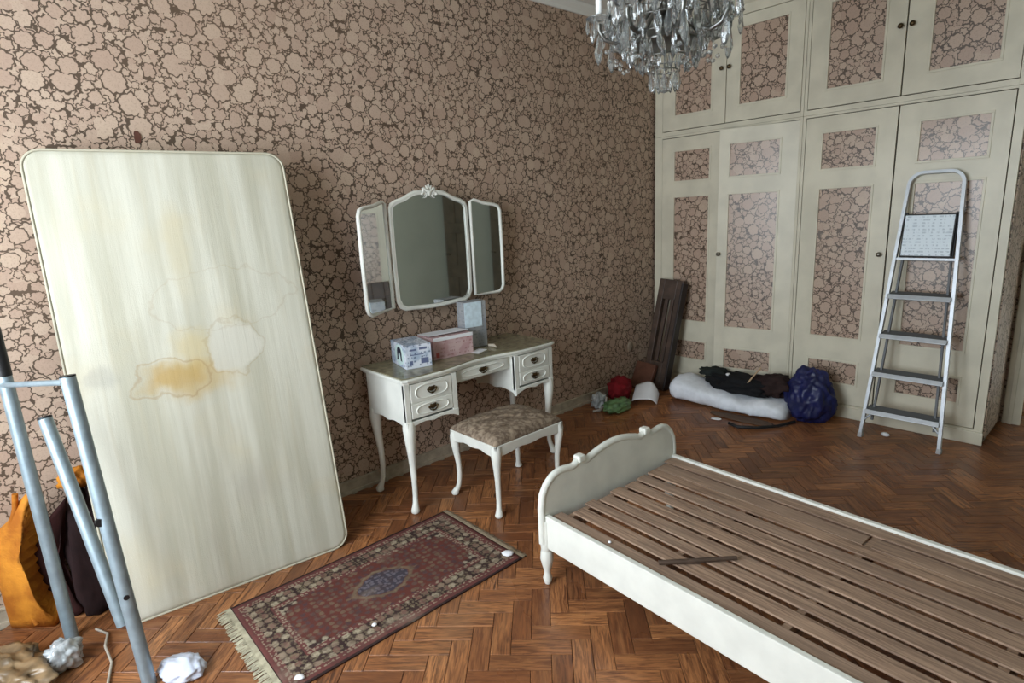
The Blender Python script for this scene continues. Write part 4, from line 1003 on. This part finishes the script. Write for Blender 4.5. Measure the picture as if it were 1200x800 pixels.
# orange quilted cover with a zigzag edge
def orange_mat():
    t = NT('orange_fabric', 0.75, 0.3); v = t.coord()
    c = t.mix(t.step(t.noise(v, 9.0, 4), 0.35, 0.65), lin(160, 92, 24), lin(206, 134, 42)); t.color(c)
    t.bump(t.noise(v, 70, 3), 0.6, 0.006); return t.m
oc = thing('orange_cover', 'orange quilted cover with a dark zigzag edge bundled behind the metal tube frame', 'cover', (0.101, -4.546, 0))
def puffy(outline, depth, name, mat, org, U, V, W, seed, parent, bulge):
    """soft slab: outline in (u, v) metres, thickness bulging towards its middle"""
    n = len(outline); cx = sum(p[0] for p in outline) / n; cy = sum(p[1] for p in outline) / n
    vs = []; K = 7
    for s_ in (-1, 1):
        for k in range(K):
            f = 1 - k / (K - 0.0)
            for (a, b) in outline:
                p = Vector((cx + (a - cx) * f, cy + (b - cy) * f))
                h = (depth * 0.25 + bulge * math.sqrt(max(0.0, 1 - f ** 3))) + 0.012 * noise.noise(Vector((p.x * 9, p.y * 9, seed)))
                vs.append(org + U * p.x + V * p.y + W * (s_ * h))
        vs.append(org + U * cx + V * cy + W * (s_ * (depth * 0.25 + bulge)))
    fs = []; blk = K * n + 1
    for s_ in (0, 1):
        for k in range(K - 1):
            for i in range(n): fs.append((s_ * blk + k * n + i, s_ * blk + k * n + (i + 1) % n, s_ * blk + (k + 1) * n + (i + 1) % n, s_ * blk + (k + 1) * n + i))
        for i in range(n): fs.append((s_ * blk + (K - 1) * n + i, s_ * blk + (K - 1) * n + (i + 1) % n, s_ * blk + K * n))
    for i in range(n): fs.append((i, (i + 1) % n, blk + (i + 1) % n, blk + i))
    return MB().add(vs, fs, True).build(name, mat, parent)
Uo = Vector((0.673, 0.738, 0)).normalized(); Vo = Vector((0, 0, 1)); Wo = Uo.cross(Vo).normalized()
edge = [(0.135, 0.60), (0.130, 0.54), (0.096, 0.46), (0.074, 0.39), (0.046, 0.30), (0.042, 0.21), (0.066, 0.11), (0.098, 0.03)]
zig = []
for i in range(len(edge) - 1):
    for k in range(4):
        u = k / 4; a = edge[i][0] + (edge[i + 1][0] - edge[i][0]) * u; b = edge[i][1] + (edge[i + 1][1] - edge[i][1]) * u
        zig.append((a + (0.012 if k % 2 else -0.006), b))
body = [(-0.075, 0.004), (-0.078, 0.25), (-0.075, 0.38), (-0.03, 0.44), (0.02, 0.48), (0.07, 0.55)] + zig + [(0.10, 0.004)]
puffy(body, 0.06, 'quilted_body', orange_mat(), Vector((0.0, 0.0, 0.0)), Uo, Vo, Wo, 1, oc, 0.04)
lin_edge = [(x + 0.085, y) for x, y in edge]
puffy([(0.0, 0.004), (0.0, 0.33)] + lin_edge[1:] + [(0.15, 0.004)], 0.02, 'dark_lining', cloth('maroon_lining', lin(52, 24, 22)), Wo * -0.05, Uo, Vo, Wo, 2, oc, 0.012)
hem = [(x - 0.045 - 0.01 * math.sin(i), y) for i, (x, y) in enumerate(edge)]
MB().tube([Uo * x + Vo * y + Wo * 0.030 for x, y in hem], 0.010, 8).build('hem_seam', bpy.data.materials['orange_fabric'], oc)
o = crumple('dark_bag', cloth('maroon_black_fabric', lin(40, 24, 24)), None, (0.155, -4.305, 0.20), (0.09, 0.085, 0.34), 81, 0.2, floor=0.0, rot=0.2); tag(o, 'dark maroon cloth bag slumped on the floor between the tube frame and the mattress', 'bag')
o = crumple('orange_cloth', bpy.data.materials['orange_fabric'], None, (0.12, -4.31, 0.575), (0.05, 0.06, 0.045), 84, 0.3, floor=0.53); tag(o, 'small rust orange cloth lying on top of the dark bag', 'cloth')
o = crumple('wrapping', plain('brown_plastic_wrap', lin(136, 112, 82), 0.35, 0.5, 0, 0.45, 20), None, (0.43, -4.66, 0.03), (0.22, 0.13, 0.07), 88, 0.3, 2.2, 5, 0.0, 0.6, 0.5, 0.02); tag(o, 'crumpled brown plastic wrapping on the floor below the orange cover', 'wrapping')
o = crumple('foil', plain('silvery_film', lin(186, 190, 192), 0.22, 0.6, 0.2, 0.35, 30), None, (0.49, -4.475, 0.045), (0.05, 0.06, 0.06), 91, 0.3, 2.4, 4, 0.0, 0.6, 0.2, 0.03); tag(o, 'crumpled clear silvery film beside the brown plastic wrapping', 'film')
o = crumple('plastic_bag', plain('white_plastic_film', lin(206, 212, 228), 0.35, 0.5), None, (0.845, -4.165, 0.022), (0.085, 0.06, 0.035), 93, 0.22, 1.8, 4, 0.0, 0.5, 0.5); tag(o, 'crumpled white plastic bag on the parquet at the foot of the tube frame', 'bag')
o = MB().tube([(0.33, -4.36, 0.006), (0.40, -4.33, 0.006), (0.50, -4.35, 0.02), (0.60, -4.345, 0.006), (0.70, -4.37, 0.006), (0.78, -4.39, 0.006)], 0.005, 6).build('thin_cable', plain('pale_cable', lin(168, 158, 144), 0.6)); tag(o, 'thin pale cable on the floor between the legs of the tube frame', 'cable')
